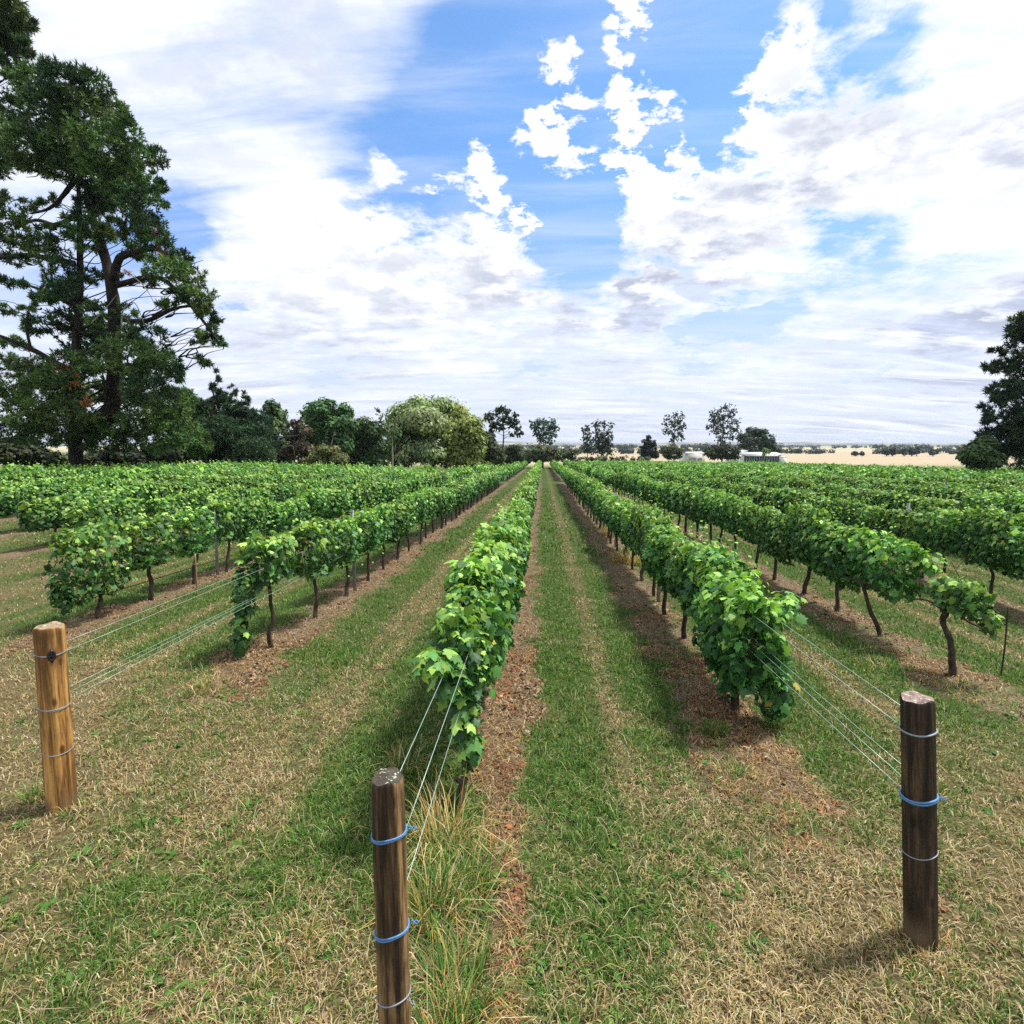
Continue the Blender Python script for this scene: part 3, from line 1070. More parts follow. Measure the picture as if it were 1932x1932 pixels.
def build_vines():
    rng = np.random.default_rng(42)
    cand = [s for s in SITES if in_frame(s[2], s[3])]
    # how large each one shows: near, and not far along behind a nearer row
    cand.sort(key=lambda s: math.hypot(s[2], s[3]) * (1 + 0.004 * abs(s[2])))
    near, rest = cand[:300], cand[300:]
    last = {}
    for s in near:
        last[s[0]] = max(last.get(s[0], 0), s[1])
    first = {}
    for s in near:
        first[s[0]] = min(first.get(s[0], 999), s[1])
    thin_rows = ('A', 'Z', 'Y')
    for nme, k, x, y in near:
        d = math.hypot(x, y)
        sp = SPECIAL.get((nme, k))
        kk = k - first[nme] + 1
        rw = ROW_WORDS[nme]
        if sp:
            lab, grp = sp[1], 'grapevines in trellised rows'
        elif kk <= 12:
            at_edge = first[nme] > 0
            lab = '%s grapevine %s %s' % ('trellised', ('%s along the' % ORDW[kk]), rw)
            if at_edge:
                lab = 'trellised grapevine %s in from the picture edge, %s' % (ORDW[kk], rw)
        else:
            lab = 'leafy grapevine merging into the hedge past the twelfth, %s' % rw
        t = thing('grapevine', lab, 'grapevine', (x, y, float(gz(x, y)) + 0.02), 'grapevines in trellised rows')
        flip = rng.random() < 0.5
        t.rotation_euler = (0, 0, (math.pi if flip else 0) + rng.normal(0, .03)) if not sp else (0, 0, 0)
        if sp:
            cm, tm = special(sp[0])
        else:
            if d < 19:
                if nme in thin_rows and k < 9 and rng.random() < .75:
                    cm = THIN_CAN[rng.integers(len(THIN_CAN))]
                else:
                    cm = NEAR_CAN[rng.integers(len(NEAR_CAN))]
            else:
                cm = MID_CAN[rng.integers(len(MID_CAN))]
            tm = TRUNKS[rng.integers(len(TRUNKS))]
        c = link('canopy', cm, None, t)
        if not sp:
            c.scale = (rng.uniform(.8, 1.25), rng.uniform(.92, 1.08), 1)
            zs = rng.uniform(.90, 1.08)
            c.scale.z = zs
        link('trunk', tm, None, t)
    # the rest of the vineyard, too many to count: one mass of low leaf detail
    src = []
    for me in FAR_CAN:
        n = len(me.vertices)
        v = np.empty(n * 3, np.float32)
        me.vertices.foreach_get('co', v)
        cc = np.empty(n * 4, np.float32)
        me.attributes['Col'].data.foreach_get('color', cc)
        f = np.empty(len(me.loops), np.int32)
        me.loops.foreach_get('vertex_index', f)
        src.append((v.reshape(-1, 3), cc.reshape(-1, 4)[:, :3], f.reshape(-1, 3)))
    Vs, Fs, Cs, n0 = [], [], [], 0
    for nme, k, x, y in rest:
        v, c, f = src[rng.integers(len(src))]
        far = math.hypot(x, y) > 55
        if far:                                   # half of the leaves, each larger
            keep = np.arange(len(f)).reshape(-1, 2)[::2].ravel()
        else:
            keep = np.arange(len(f))
        w = v * np.array((rng.uniform(.9, 1.15) * (1 if rng.random() < .5 else -1), 1.05 * (1 if rng.random() < .5 else -1), rng.uniform(.93, 1.07)))
        if far:
            lf = w.reshape(-1, 4, 3)
            ctr = lf.mean(1, keepdims=True)
            w = (ctr + (lf - ctr) * 1.35).reshape(-1, 3)
        Vs.append(w + np.array((x, y, float(gz(x, y)))))
        Fs.append(f[keep] + n0)
        Cs.append(c * rng.uniform(.85, 1.15))
        n0 += len(v)
    me = mesh_np('distant_grapevines', np.concatenate(Vs), [np.concatenate(Fs)], np.concatenate(Cs))
    o = link('distant_grapevines', me, M_VINE)
    o['kind'] = 'stuff'
    o['label'] = 'mass of distant vineyard rows running to the far trees and fields'
    mb = MB()
    for nme, k, x, y in rest:
        if math.hypot(x, y) < 48:
            z = float(gz(x, y))
            a = rng.normal(0, .06, 2)
            mb.tube([(x, y, z - .05), (x + a[0], y + a[1], z + .4), (x + a[0] * .6, y, z + .8)], (.04, .03, .03), 5, cap=False)
    if mb.n:
        o2 = link('distant_vine_trunks', mb.mesh('distant_vine_trunks'), M_VBARK)
        o2['kind'] = 'stuff'
        o2['label'] = 'dark trunks under the distant vineyard rows'


build_vines()

# ------------------------------------------------------------------ trellis posts, strainer posts, wires
def steel_post_mesh():
    mb = MB()
    h = 1.0
    w, d, t = .048, .03, .004
    mb.box((-w / 2, -d / 2, -.1), (w / 2, -d / 2 + t, h))
    mb.box((-w / 2, -d / 2 + t, -.1), (-w / 2 + t, d / 2, h))
    mb.box((w / 2 - t, -d / 2 + t, -.1), (w / 2, d / 2, h))
    for k in range(9):
        z = .3 + k * .075
        mb.box((-w / 2 - .006, -.006, z), (-w / 2, .006, z + .02))
        mb.box((w / 2, -.006, z), (w / 2 + .006, .006, z + .02))
    me = mb.mesh('trellis_post')
    me.materials.append(M_STEEL)
    return me


STEEL = steel_post_mesh()


def trellis_posts():
    rng = np.random.default_rng(8)
    fixed = {'B': 8.9, 'A': 10.45, 'C': 9.9}
    for nme, x in ROWS:
        y0 = fixed.get(nme, row_start(x) + 4.2 + rng.uniform(-1, 1.5))
        y, k = y0, 0
        while y < 46:
            if in_frame(x, y, 20) and math.hypot(x, y) < 44:
                k += 1
                o = link('trellis_post', STEEL)
                o.location = (x + .02, y, float(gz(x, y)))
                o.scale = (1.15, 1.15, rng.uniform(1.44, 1.6) if nme != 'B' or k > 1 else 1.74)
                o.rotation_euler = (rng.normal(0, .015), rng.normal(0, .015), rng.normal(0, .1) + (math.pi / 2 if rng.random() < .5 else 0))
                w = ORDW[k] if k <= 4 else 'later'
                tag(o, '%s grey steel stake among the vines, %s' % (w, ROW_WORDS[nme]), 'trellis post', 'steel trellis posts in the vine rows')
            y += 6.0 + rng.normal(0, .15)


trellis_posts()


def ring_mesh(name, r, z_tilt=0.0, th=.0035, turns=1, wrng=None, seg=40):
    mb = MB()
    rng = np.random.default_rng(int(r * 1e5) + turns)
    for k in range(turns):
        a = np.linspace(0, 2 * math.pi, seg + 1)
        dz = k * th * 2.1
        P = np.stack([np.cos(a) * (r + th * .6), np.sin(a) * (r + th * .6), dz + z_tilt * np.sin(a + .6) + .002 * np.sin(3 * a + k)], -1)
        mb.tube(P, th, 6, cap=False)
    a0 = rng.uniform(1.0, 2.0)
    b0 = np.array((math.cos(a0) * (r + th), math.sin(a0) * (r + th), z_tilt * math.sin(a0 + .6)))
    o = np.array((math.cos(a0), math.sin(a0), 0))
    for sg in (-1, 1):
        tl = [b0 + o * (.006 + .011 * i) + np.array((-o[1], o[0], 0)) * sg * .006 * math.cos(i * 1.9) + np.array((0, 0, sg * .006 * math.sin(i * 1.9) - .003 * i)) for i in range(4)]
        mb.tube(curve(tl, 3), min(th * .6, .0022), 5)
    return mb.mesh(name, True)


def strainer(name_label, base, top, r, mats, bands, clip=None, coil=None):
    base, top = np.array(base), np.array(top)
    h = np.linalg.norm(top - base)
    t = thing('wooden_post', name_label, 'wooden post', base, 'wooden strainer posts at the row ends')
    ax = Vector(top - base).normalized()
    t.rotation_euler = ax.to_track_quat('Z', 'Y').to_euler()
    rng = np.random.default_rng(int(r * 1e4))
    seg = 84
    zs = [-.12] + list(np.linspace(0, h - .012, 44)) + [h - .004, h]
    prof = 1 + .05 * (np.array([vnoise(i * .39, 0, 4) for i in range(seg)]) - .5)
    prof = (prof + np.roll(prof, 1) + np.roll(prof, -1)) / 3
    splits = [(rng.uniform(-2.9, -.3), rng.uniform(.0, .5) * h, rng.uniform(.6, 1.02) * h, rng.uniform(.035, .075), rng.uniform(0, 6)) for _ in range(4)]
    V, Q = [], []
    for j, z in enumerate(zs):
        f = 1.0 + .035 * (1 - z / h)
        if z >= h - .005:
            f *= .965 if z < h else .92
        for k in range(seg):
            a = 2 * math.pi * k / seg
            rr = r * f * prof[k] * (1 + .012 * (vnoise(z * 6, k * .3, 3) - .5))
            for (sa, z0, z1, dp, ph) in splits:
                da = (a - sa - .06 * math.sin(z * 5 + ph) + math.pi) % (2 * math.pi) - math.pi
                if z0 < z < z1 and abs(da) < .075:
                    rr *= 1 - dp * (1 - abs(da) / .075) * min(1, (z - z0) / .12) * (1 if z1 > h else min(1, (z1 - z) / .12))
            zz = z
            if z > h - .03:
                zz = z + .006 * math.sin(a * 2 + 1) + .004 * math.sin(5 * a)
            V.append((rr * math.cos(a), rr * math.sin(a), zz))
    for j in range(len(zs) - 1):
        for k in range(seg):
            k2 = (k + 1) % seg
            Q.append((j * seg + k, j * seg + k2, (j + 1) * seg + k2, (j + 1) * seg + k))
    V = np.array(V)
    link('shaft', mesh_np('shaft', V, [np.array(Q)], None, True), mats[0], t)
    # top end: slightly dished disc, checked and weathered
    Vt, Tt = [], []
    nr = 7
    rimring = V[-seg:]
    for j in range(nr + 1):
        f = 1 - j / nr
        for k in range(seg):
            p = rimring[k]
            Vt.append((p[0] * f, p[1] * f, p[2] * f + (h + .004) * (1 - f) + .004 * (vnoise(p[0] * f * 60, p[1] * f * 60, 2) - .5) * (f < 1)))
    Qt = []
    for j in range(nr):
        for k in range(seg):
            k2 = (k + 1) % seg
            Qt.append((j * seg + k, j * seg + k2, (j + 1) * seg + k2, (j + 1) * seg + k))
    link('end_grain', mesh_np('end_grain', np.array(Vt), [np.array(Qt)], None, True), mats[1], t)
    for (zb, mat, th, turns, tilt) in bands:
        b = link('wire_band', ring_mesh('wire_band', r * 1.02, tilt, th, turns), mat, t)
        b.location.z = zb
    if clip is not None:
        mb = MB()
        zc, ang = clip
        cx, cy = math.cos(ang) * (r + .008), math.sin(ang) * (r + .008)
        pts = []
        for k in range(15):
            a = 2 * math.pi * k / 14
            pts.append((cx + -math.sin(ang) * .018 * math.cos(a), cy + math.cos(ang) * .018 * math.cos(a), zc + .034 * math.sin(a)))
        mb.tube(pts, .008, 6, cap=False)
        mb.tube([(cx, cy, zc + .05), (cx, cy, zc - .05)], .006, 6)
        link('insulator', mb.mesh('insulator', True), M_BLACK, t)
    if coil is not None:
        mb = MB()
        zc, ang = coil
        for k in range(5):
            cx, cy = math.cos(ang) * (r + .02), math.sin(ang) * (r + .02)
            rr = .022 + .004 * k
            a0 = rng.uniform(0, 6)
            tl = rng.normal(0, .5, 2)
            a = np.linspace(a0, a0 + 2 * math.pi, 16)
            P = np.stack([cx + rr * np.cos(a) * math.cos(ang) + .01 * tl[0] * np.sin(a), cy + rr * np.cos(a) * math.sin(ang) + .02 * np.sin(a + tl[1]), zc + rr * np.sin(a) * 1.2], -1)
            mb.tube(P, .0022, 5, cap=False)
        link('wire_knot', mb.mesh('wire_knot', True), M_WIRE, t)
    return t, h


W_AMB = wood_post_material('amber_wood', (0.12, 0.055, 0.018), (0.38, 0.19, 0.055), (0.60, 0.34, 0.11))
W_BRN = wood_post_material('brown_wood', (0.022, 0.014, 0.009), (0.115, 0.070, 0.033), (0.34, 0.21, 0.095))
W_SHADED = wood_post_material('shaded_dark_wood', (0.012, 0.009, 0.007), (0.036, 0.024, 0.016), (0.10, 0.06, 0.034))  # dark brown wood, with the shade on this post put into its colour
E_AMB = end_grain_material('amber_end_grain', (0.42, 0.30, 0.18), (0.55, 0.48, 0.36))
E_BRN = end_grain_material('brown_end_grain', (0.09, 0.075, 0.05), (0.62, 0.62, 0.52))
E_BLK = end_grain_material('pale_end_grain', (0.36, 0.26, 0.22), (0.62, 0.54, 0.48))


def post_at(bx, by, ty, topx):
    b = ground_at(bx, by)
    tp = at(topx, ty, b[1])
    return b, tp


pA = post_at(117, 1522, 1181, 92)
pC = post_at(1737, 1768, 1316, 1731)
bB = ground_at(749, 2072)
tB = at(731, 1466, bB[1])
pB = (bB, tB)
for (b, tp) in (pA, pB, pC):
    print('post', np.round(b, 2), np.round(tp, 2), round(float(np.linalg.norm(tp - b)), 2))
hA, hB, hC = [float(np.linalg.norm(t_ - b_)) for b_, t_ in (pA, pB, pC)]
rA = 26.0 / 1065 * pA[0][1]
rB = 32.0 / 1065 * (pB[0][1] + .1)
rC = 28.0 / 1065 * pC[0][1]
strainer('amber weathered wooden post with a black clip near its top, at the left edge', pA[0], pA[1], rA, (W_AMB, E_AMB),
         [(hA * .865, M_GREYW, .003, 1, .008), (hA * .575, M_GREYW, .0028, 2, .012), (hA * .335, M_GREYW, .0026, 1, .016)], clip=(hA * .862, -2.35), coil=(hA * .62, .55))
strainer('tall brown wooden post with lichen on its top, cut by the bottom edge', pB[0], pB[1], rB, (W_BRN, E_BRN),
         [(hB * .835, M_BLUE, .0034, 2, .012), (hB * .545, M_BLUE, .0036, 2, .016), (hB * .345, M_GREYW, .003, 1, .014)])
strainer('near-black wooden post with bright blue twine around its middle, right foreground', pC[0], pC[1], rC, (W_SHADED, E_BLK),
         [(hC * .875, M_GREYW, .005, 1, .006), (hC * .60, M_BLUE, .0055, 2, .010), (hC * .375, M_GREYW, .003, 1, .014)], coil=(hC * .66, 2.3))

def wire(label, pts_list, r=.0024, mat=None, sag=.012):
    mb = MB()
    for a, b in pts_list:
        a, b = np.array(a), np.array(b)
        P = np.array([a + (b - a) * t + np.array((0, 0, -sag * 4 * t * (1 - t))) for t in np.linspace(0, 1, 14)])
        mb.tube(P, r, 5)
    o = link('trellis_wire', mb.mesh('trellis_wire', True), mat or M_WIRE)
    return tag(o, label, 'wire', 'wires between the posts and the vines')


def post_wires(post, h, r, rowx, ydest, words_, fr, split=.09, th=.0016):
    b, tp = post
    ax = (tp - b) / np.linalg.norm(tp - b)
    for nm, f, zz, n in fr:
        p0 = b + ax * (h * f) + np.array((0.0, r * 1.0, 0))
        strands = []
        for k in range(n):
            o = 0 if n == 1 else k / (n - 1) - .5
            q0 = p0 + np.array((o * 2 * r * .98, -.0 if n == 1 else -abs(o) * r, 0))
            q1 = np.array((rowx + o * split, ydest, float(gz(rowx, ydest)) + zz))
            q1[2] += o * .05 + (.03 if n == 3 and k == 1 else 0)
            strands.append((q0, q1))
        wire('%s wire running from %s into the vines' % (nm, words_), strands, th)


post_wires(pA, hA, rA, ROWX['A'], 12.5, 'the amber post', [('upper twin', .86, 1.22, 2), ('middle triple', .60, .84, 3)], split=.14)
post_wires(pB, hB, rB, ROWX['B'], 11.5, 'the lichen topped post', [('upper twin', .84, 1.22, 2), ('middle single', .545, .86, 1)])
post_wires(pC, hC, rC, ROWX['C'], 11.5, 'the near-black post', [('upper twin', .88, 1.15, 2), ('lower triple', .62, .76, 3)], split=.14)
xe = ROWX['D1']
wire('thin grey wire at the right edge running into the second row past the post', [((xe + .02, 4.6, 1.0), (xe, 12, .98 + float(gz(xe, 12))))], .003, M_GREYW)
xz = ROWX['Z']
wire('dark drip line slung low along the row left of the amber post', [((xz, row_start(xz) - .6, float(gz(xz, 9)) + .42), (xz, 22, float(gz(xz, 22)) + .42))], .008, M_BLACK, sag=.05)

# small stakes tied to single vines
def stake(px, py, hgt, label, mat, r=.012):
    b = ground_at(px, py)
    mb = MB()
    mb.tube(curve([(0, 0, -.05), (.01, 0, hgt * .5), (.005, .01, hgt)], 5), r, 7)
    mb.box((-r * 1.4, -r * 1.4, hgt * .75), (r * 1.4 + .01, r * 1.4 + .01, hgt * .75 + .012))
    o = link('vine_stake', mb.mesh('vine_stake'), mat)
    o.location = b
    tag(o, label, 'stake', 'thin stakes beside single vines')


M_STAKE = bark_material('stake_wood', (0.16, 0.11, 0.07), (0.42, 0.30, 0.18), 30, .1)
stake(190, 1165, .75, 'pale thin stake by the end vine above the amber post', M_STAKE, .014)
stake(372, 1125, .8, 'reddish thin stake under the vines between amber post and leafy curtain', M_STAKE, .016)
stake(1888, 1278, .85, 'thin dark stake right of the small lone vine', M_VBARK, .009)

# the dead vine stump by the tall grass
def stump():
    b = ground_at(868, 1528)
    mb = MB()
    rng = np.random.default_rng(3)
    mb.tube(curve([(0, 0, -.05), (.012, .0, .08), (.01, .02, .16), (.03, .03, .235)], 6), np.linspace(.034, .026, 19), 10, wob=.35, rng=rng)
    mb.tube(curve([(.02, .02, .19), (-.03, .03, .22), (-.05, .03, .215)], 4), np.linspace(.02, .012, 9), 7, wob=.3, rng=rng)
    o = link('vine_stump', mb.mesh('vine_stump', True), M_VBARK)
    o.location = b
    tag(o, 'dark dead vine stump in the bare strip behind the centre post', 'stump')


stump()


# ------------------------------------------------------------------ grass, litter, weeds
def blades(P, az, length, width, bend, col, tipcol=None, lean=None):
    """flat tapered blades: 2 segments + tip, P at the root"""
    n = len(P)
    d = np.stack([np.cos(az), np.sin(az), np.zeros(n)], -1)
    s = np.stack([-np.sin(az), np.cos(az), np.zeros(n)], -1)
    up = np.array((0, 0, 1.0))
    V = np.empty((n, 5, 3))
    m1 = P + (up * (length * .55 * (1 - .35 * bend))[:, None] + d * (length * .42 * bend)[:, None])
    tip = P + (up * (length * (1 - .75 * bend))[:, None] + d * (length * .95 * bend)[:, None])
    w = (width / 2)[:, None]
    V[:, 0] = P - s * w
    V[:, 1] = P + s * w
    V[:, 2] = m1 + s * w * .8
    V[:, 3] = m1 - s * w * .8
    V[:, 4] = tip
    base = (np.arange(n) * 5)[:, None]
    Q = base + np.array([[0, 1, 2, 3]])
    Tt = base + np.array([[3, 2, 4]])
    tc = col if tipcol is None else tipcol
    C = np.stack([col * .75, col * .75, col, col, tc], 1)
    return V.reshape(-1, 3), Q, Tt, C.reshape(-1, 3)


GREENS = np.array([(0.060, 0.155, 0.022), (0.090, 0.205, 0.030), (0.140, 0.245, 0.045), (0.044, 0.118, 0.020), (0.18, 0.25, 0.06)])
STRAWS = np.array([(0.37, 0.275, 0.120), (0.52, 0.41, 0.215), (0.25, 0.172, 0.078), (0.38, 0.31, 0.125), (0.145, 0.095, 0.05), (0.54, 0.46, 0.30)])
BROWNS = np.array([(0.21, 0.092, 0.042), (0.14, 0.074, 0.040), (0.27, 0.175, 0.098), (0.35, 0.265, 0.17), (0.08, 0.05, 0.035), (0.28, 0.115, 0.05)])


def surf_z(x, y):
    lit, _ = fields(x, y)
    return gz(x, y) + np.where(y < 20, (fbm(x * 2.2, y * 2.2, 5) - 0.5) * 0.06 + lit * 0.03 + (fbm(x * 7, y * 7, 9, 2) - .5) * 0.025, 0)


def view_points(rng, n, y0, y1, p=1.0, margin=1.3):
    """random points on the ground in view, denser nearby"""
    u = rng.random(n)
    y = (y0 ** (1 - p) + u * (y1 ** (1 - p) - y0 ** (1 - p))) ** (1 / (1 - p)) if p != 1 else y0 * (y1 / y0) ** u
    w = 0.93
    c = -0.054
    x = y * (c + rng.uniform(-w, w, n)) + rng.uniform(-margin, margin, n)
    return x, y


def build_grass():
    rng = np.random.default_rng(12)
    Vs, Qs, Ts, Cs, n0 = [], [], [], [], 0

    def put(x, y, length, width, bend, kindf, seed):
        nonlocal n0
        lit, lush = fields(x, y)
        n = len(x)
        r = rng.random(n)
        patch = fbm(x * 9, y * 9, seed, 3)
        pg = np.clip(lush * 1.05 + (patch - .5) * 1.1, 0.06, .94)
        isg = r < pg
        g = GREENS[rng.integers(0, len(GREENS), n)]
        s = STRAWS[rng.integers(0, len(STRAWS), n)]
        brn = STRAWS[rng.choice([0, 2, 4, 4, 1], n)] * np.array((1.0, .90, .80))
        weed = fbm(x * 1.9 + 7, y * 1.9, 88, 3) > .57
        isg = (isg & ~(lit > .4)) | ((lit > .4) & weed & (rng.random(n) < .55) & (x > 1))
        s = np.where((lit > .4)[:, None], brn, s)
        col = np.where(isg[:, None], g, s) * rng.uniform(.6, 1.35, (n, 1))
        lit_keep = rng.random(n) > lit * .22
        dn = fbm(x * 14, y * 14, seed + 9, 2)
        keep = lit_keep & (rng.random(n) < np.clip((dn - .22) * 2.4, .12, 1))
        x, y, col, isg = x[keep], y[keep], col[keep], isg[keep]
        length, width, bend = length[keep], width[keep], bend[keep]
        bend = np.clip(bend + .45 * lit[keep], 0, 1.25)
        length = length * np.where(isg, 1.0 + .5 * lush[keep], 1.05)
        bend = np.where(isg, bend, np.clip(bend + .35, 0, 1.2))
        P = np.stack([x, y, surf_z(x, y) - .004], -1)
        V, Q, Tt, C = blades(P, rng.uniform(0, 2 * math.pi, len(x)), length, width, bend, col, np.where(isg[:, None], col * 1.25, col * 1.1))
        Vs.append(V), Qs.append(Q + n0), Ts.append(Tt + n0), Cs.append(C)
        n0 += len(V)
    # close turf
    n = 340000
    x, y = view_points(rng, n, 1.75, 7.5, .75)
    put(x, y, rng.uniform(.026, .080, n), rng.uniform(.0026, .0058, n) * (1 + y * .09), rng.uniform(.15, .9, n), 0, 51)
    n = 190000
    x, y = view_points(rng, n, 6.5, 16, .9)
    put(x, y, rng.uniform(.03, .075, n), rng.uniform(.006, .012, n) * (.5 + y * .06), rng.uniform(.2, .9, n), 0, 52)
    n = 90000
    x, y = view_points(rng, n, 15, 46, 1)
    put(x, y, rng.uniform(.05, .11, n), rng.uniform(.015, .035, n) * (.4 + y * .04), rng.uniform(.2, .9, n), 0, 53)
    # long dry stalks lying about
    n = 5200
    x, y = view_points(rng, n, 1.8, 9, 1)
    P = np.stack([x, y, surf_z(x, y) + rng.uniform(0.004, .03, n)], -1)
    s = STRAWS[rng.choice([0, 1, 3, 5], n)] * rng.uniform(.85, 1.25, (n, 1))
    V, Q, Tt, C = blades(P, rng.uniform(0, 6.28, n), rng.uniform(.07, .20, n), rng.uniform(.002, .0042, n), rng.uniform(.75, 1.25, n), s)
    Vs.append(V), Qs.append(Q + n0), Ts.append(Tt + n0), Cs.append(C)
    n0 += len(V)
    m = 900
    x, y = view_points(rng, m, 1.8, 10, 1)
    kp = fbm(x * 1.2 + 4, y * 1.2, 93, 3) > .5
    x, y = x[kp], y[kp]
    k = 7
    P = np.repeat(np.stack([x, y, surf_z(x, y) + .012], -1), k, 0)
    a = rng.uniform(0, 6.28, len(P))
    tip = np.stack([np.cos(a), np.sin(a), rng.uniform(.1, .7, len(P))], -1)
    P = P + tip * .012
    V, Tt, C = leaves(P, np.array((0, 0, 1.0)) + rng.normal(0, .3, (len(P), 3)), tip, np.repeat(rng.uniform(.025, .06, len(x)), k), np.repeat(GREENS[rng.integers(0, 4, len(x))] * rng.uniform(.7, 1.1, (len(x), 1)), k, 0), (OVAL_V, OVAL_T))
    Vs.append(V), Ts.append(Tt + n0), Cs.append(C)
    n0 += len(V)
    o = link('grass', mesh_np('grass', np.concatenate(Vs), [np.concatenate(Qs), np.concatenate(Ts)], np.concatenate(Cs)), M_GRASS)
    kind(o, 'stuff', 'short mown grass, green in the lanes and straw coloured on the headland')


def build_litter():
    rng = np.random.default_rng(19)
    n = 130000
    x, y = view_points(rng, n, 1.8, 26, 1.0)
    lit, lush = fields(x, y)
    keep = rng.random(n) < np.clip(lit * (.10 + 1.5 * sstep(.5, .75, fbm(x * 1.6, y * 1.6, 61, 3))) + .003, 0, 1)
    x, y = x[keep], y[keep]
    n = len(x)
    P = np.stack([x, y, surf_z(x, y) + rng.uniform(.004, .028, n)], -1)
    nrm = np.stack([rng.normal(0, .45, n), rng.normal(0, .45, n), np.ones(n)], -1)
    a = rng.uniform(0, 6.28, n)
    tip = np.stack([np.cos(a), np.sin(a), rng.normal(0, .2, n)], -1)
    pm = fbm(x * 1.1, y * 1.1, 71, 3)
    ci = np.where(pm[:, None] + rng.normal(0, .12, (n, 1)) > .5, BROWNS[rng.choice([0, 1, 5, 0, 2], n)], BROWNS[rng.choice([2, 3, 2, 4, 1], n)])
    col = ci * rng.uniform(.7, 1.3, (n, 1))
    size = rng.uniform(.012, .045, n) * (1 + y * .035)
    shape = (GRAPE_V * np.array((.8, 1.05, 3.2)) + np.array([(0, 0, .10 * math.sin(3.1 * k)) for k in range(len(GRAPE_V))]), GRAPE_T)
    V, Tt, C = leaves(P, nrm, tip, size, col, shape)
    Vs, Fs, Cs, n0 = [V], [Tt], [C], len(V)
    # twigs and prunings
    m = 2600
    x, y = view_points(rng, m, 1.9, 14, 1)
    lit, _ = fields(x, y)
    k = rng.random(m) < lit * .9 + .02
    x, y = x[k], y[k]
    m = len(x)
    P = np.stack([x, y, surf_z(x, y) + .015], -1)
    V, Q, T2, C = blades(P, rng.uniform(0, 6.28, m), rng.uniform(.06, .28, m), rng.uniform(.004, .009, m), rng.uniform(.95, 1.25, m), BROWNS[rng.choice([1, 2, 3, 4], m)] * .8)
    o = link('fallen_leaves', mesh_np('fallen_leaves', np.concatenate([V_ for V_ in (Vs[0], V)]), [np.concatenate([Fs[0], T2 + n0]), Q + n0], np.concatenate([Cs[0], C])), M_LITTER)
    kind(o, 'stuff', 'rusty fallen leaves and prunings on the bare strips under the vines')


def clump(px, py, label, nb, spread, hgt, green, seed, wid=.006, bend=(.2, 1.0), at_xy=None, grp='grass clumps left unmown'):
    rng = np.random.default_rng(seed)
    b = ground_at(px, py) if at_xy is None else np.array((*at_xy, float(gz(*at_xy))))
    r = spread * np.sqrt(rng.random(nb))
    a = rng.uniform(0, 6.28, nb)
    P = np.stack([r * np.cos(a), r * np.sin(a), np.full(nb, -.01)], -1)
    isg = rng.random(nb) < green
    yellow = np.array([(0.50, 0.30, 0.085), (0.58, 0.44, 0.16), (0.42, 0.30, 0.12), (0.62, 0.52, 0.28)])
    col = np.where(isg[:, None], GREENS[rng.integers(0, 4, nb)] * 1.1, yellow[rng.integers(0, 4, nb)]) * rng.uniform(.7, 1.25, (nb, 1))
    az = a + rng.normal(0, .9, nb)
    V, Q, Tt, C = blades(P, az, hgt * rng.uniform(.35, 1.1, nb), wid * rng.uniform(.6, 1.2, nb), rng.uniform(*bend, nb), col, col * 1.2)
    o = link('grass_clump', mesh_np('grass_clump', V, [Q, Tt], C), M_GRASS)
    o.location = b
    tag(o, label, 'grass clump', grp)


build_grass()
build_litter()
CL = [
    (835, 1600, 'tall yellow dry grass leaning beside the shoulder of the brown centre post', 250, .15, .60, .32, .006),
    (815, 1740, 'mixed green and yellow long grass against the brown centre post', 230, .13, .52, .55, .006),
    (880, 1690, 'long green grass arching over the bare strip right of the centre post', 210, .15, .44, .75, .006),
    (868, 1880, 'fresh green long grass at the foot of the brown centre post', 250, .14, .42, .88, .006),
    (905, 1640, 'wispy thin yellow-green grass nearest the dead vine stump', 90, .16, .40, .5, .005),
    (845, 1985, 'long green and straw grass cut off by the bottom edge beside the post', 200, .13, .38, .65, .006),
    (1350, 1385, 'round bright green tuft in the bare strip before the near-black post', 190, .10, .19, .95, .007),
    (1497, 1555, 'green tuft left of the near-black post, halfway up its height', 260, .15, .17, .8, .006),
    (1395, 1480, 'yellowish green weeds in front of the vine hanging to the ground', 240, .22, .2, .55, .006),
    (1270, 1245, 'small yellow green weed under the third vine of the near-black post row', 120, .12, .16, .75, .007),
    (70, 1505, 'green grass tuft left of the foot of the amber post', 110, .08, .24, .8, .006),
    (150, 1530, 'short green fringe right of the foot of the amber post', 90, .1, .12, .6, .006),
    (372, 1310, 'green tuft on the headland before the leafy curtain', 110, .1, .26, .8, .007),
    (405, 1300, 'thin straw stalks beside the green tuft before the leafy curtain', 60, .14, .36, .2, .005),
    (1160, 1010, 'orange dry grass under the near-black post row, far of the two', 420, .45, .5, .06, .014),
    (1190, 1062, 'orange dry grass under the near-black post row, near of the two', 420, .45, .48, .08, .013),
    (1740, 1790, 'short dry grass ring round the foot of the near-black post', 260, .2, .12, .25, .005),
    (1835, 1310, 'dry tawny grass round the foot of the small lone vine', 200, .3, .2, .3, .007),
    (1655, 1260, 'green weeds beneath the leaning vine next to the lone one', 120, .2, .2, .8, .008),
    (545, 1800, 'ragged straw tuft on the headland left of the centre post', 120, .16, .2, .3, .005),
    (760, 1450, 'yellow grass tips showing behind the top of the centre post', 90, .12, .3, .4, .006),
]
for i, c in enumerate(CL):
    clump(c[0], c[1], c[2], c[3], c[4], c[5], c[6], 500 + i, c[7])


# ------------------------------------------------------------------ trees
NEEDLE = (np.array([(-.05, 0, 0), (.05, 0, 0), (.035, .6, 0), (-.035, .6, 0), (0, 1, 0)]), np.array([(0, 1, 2), (0, 2, 3), (3, 2, 4)]))


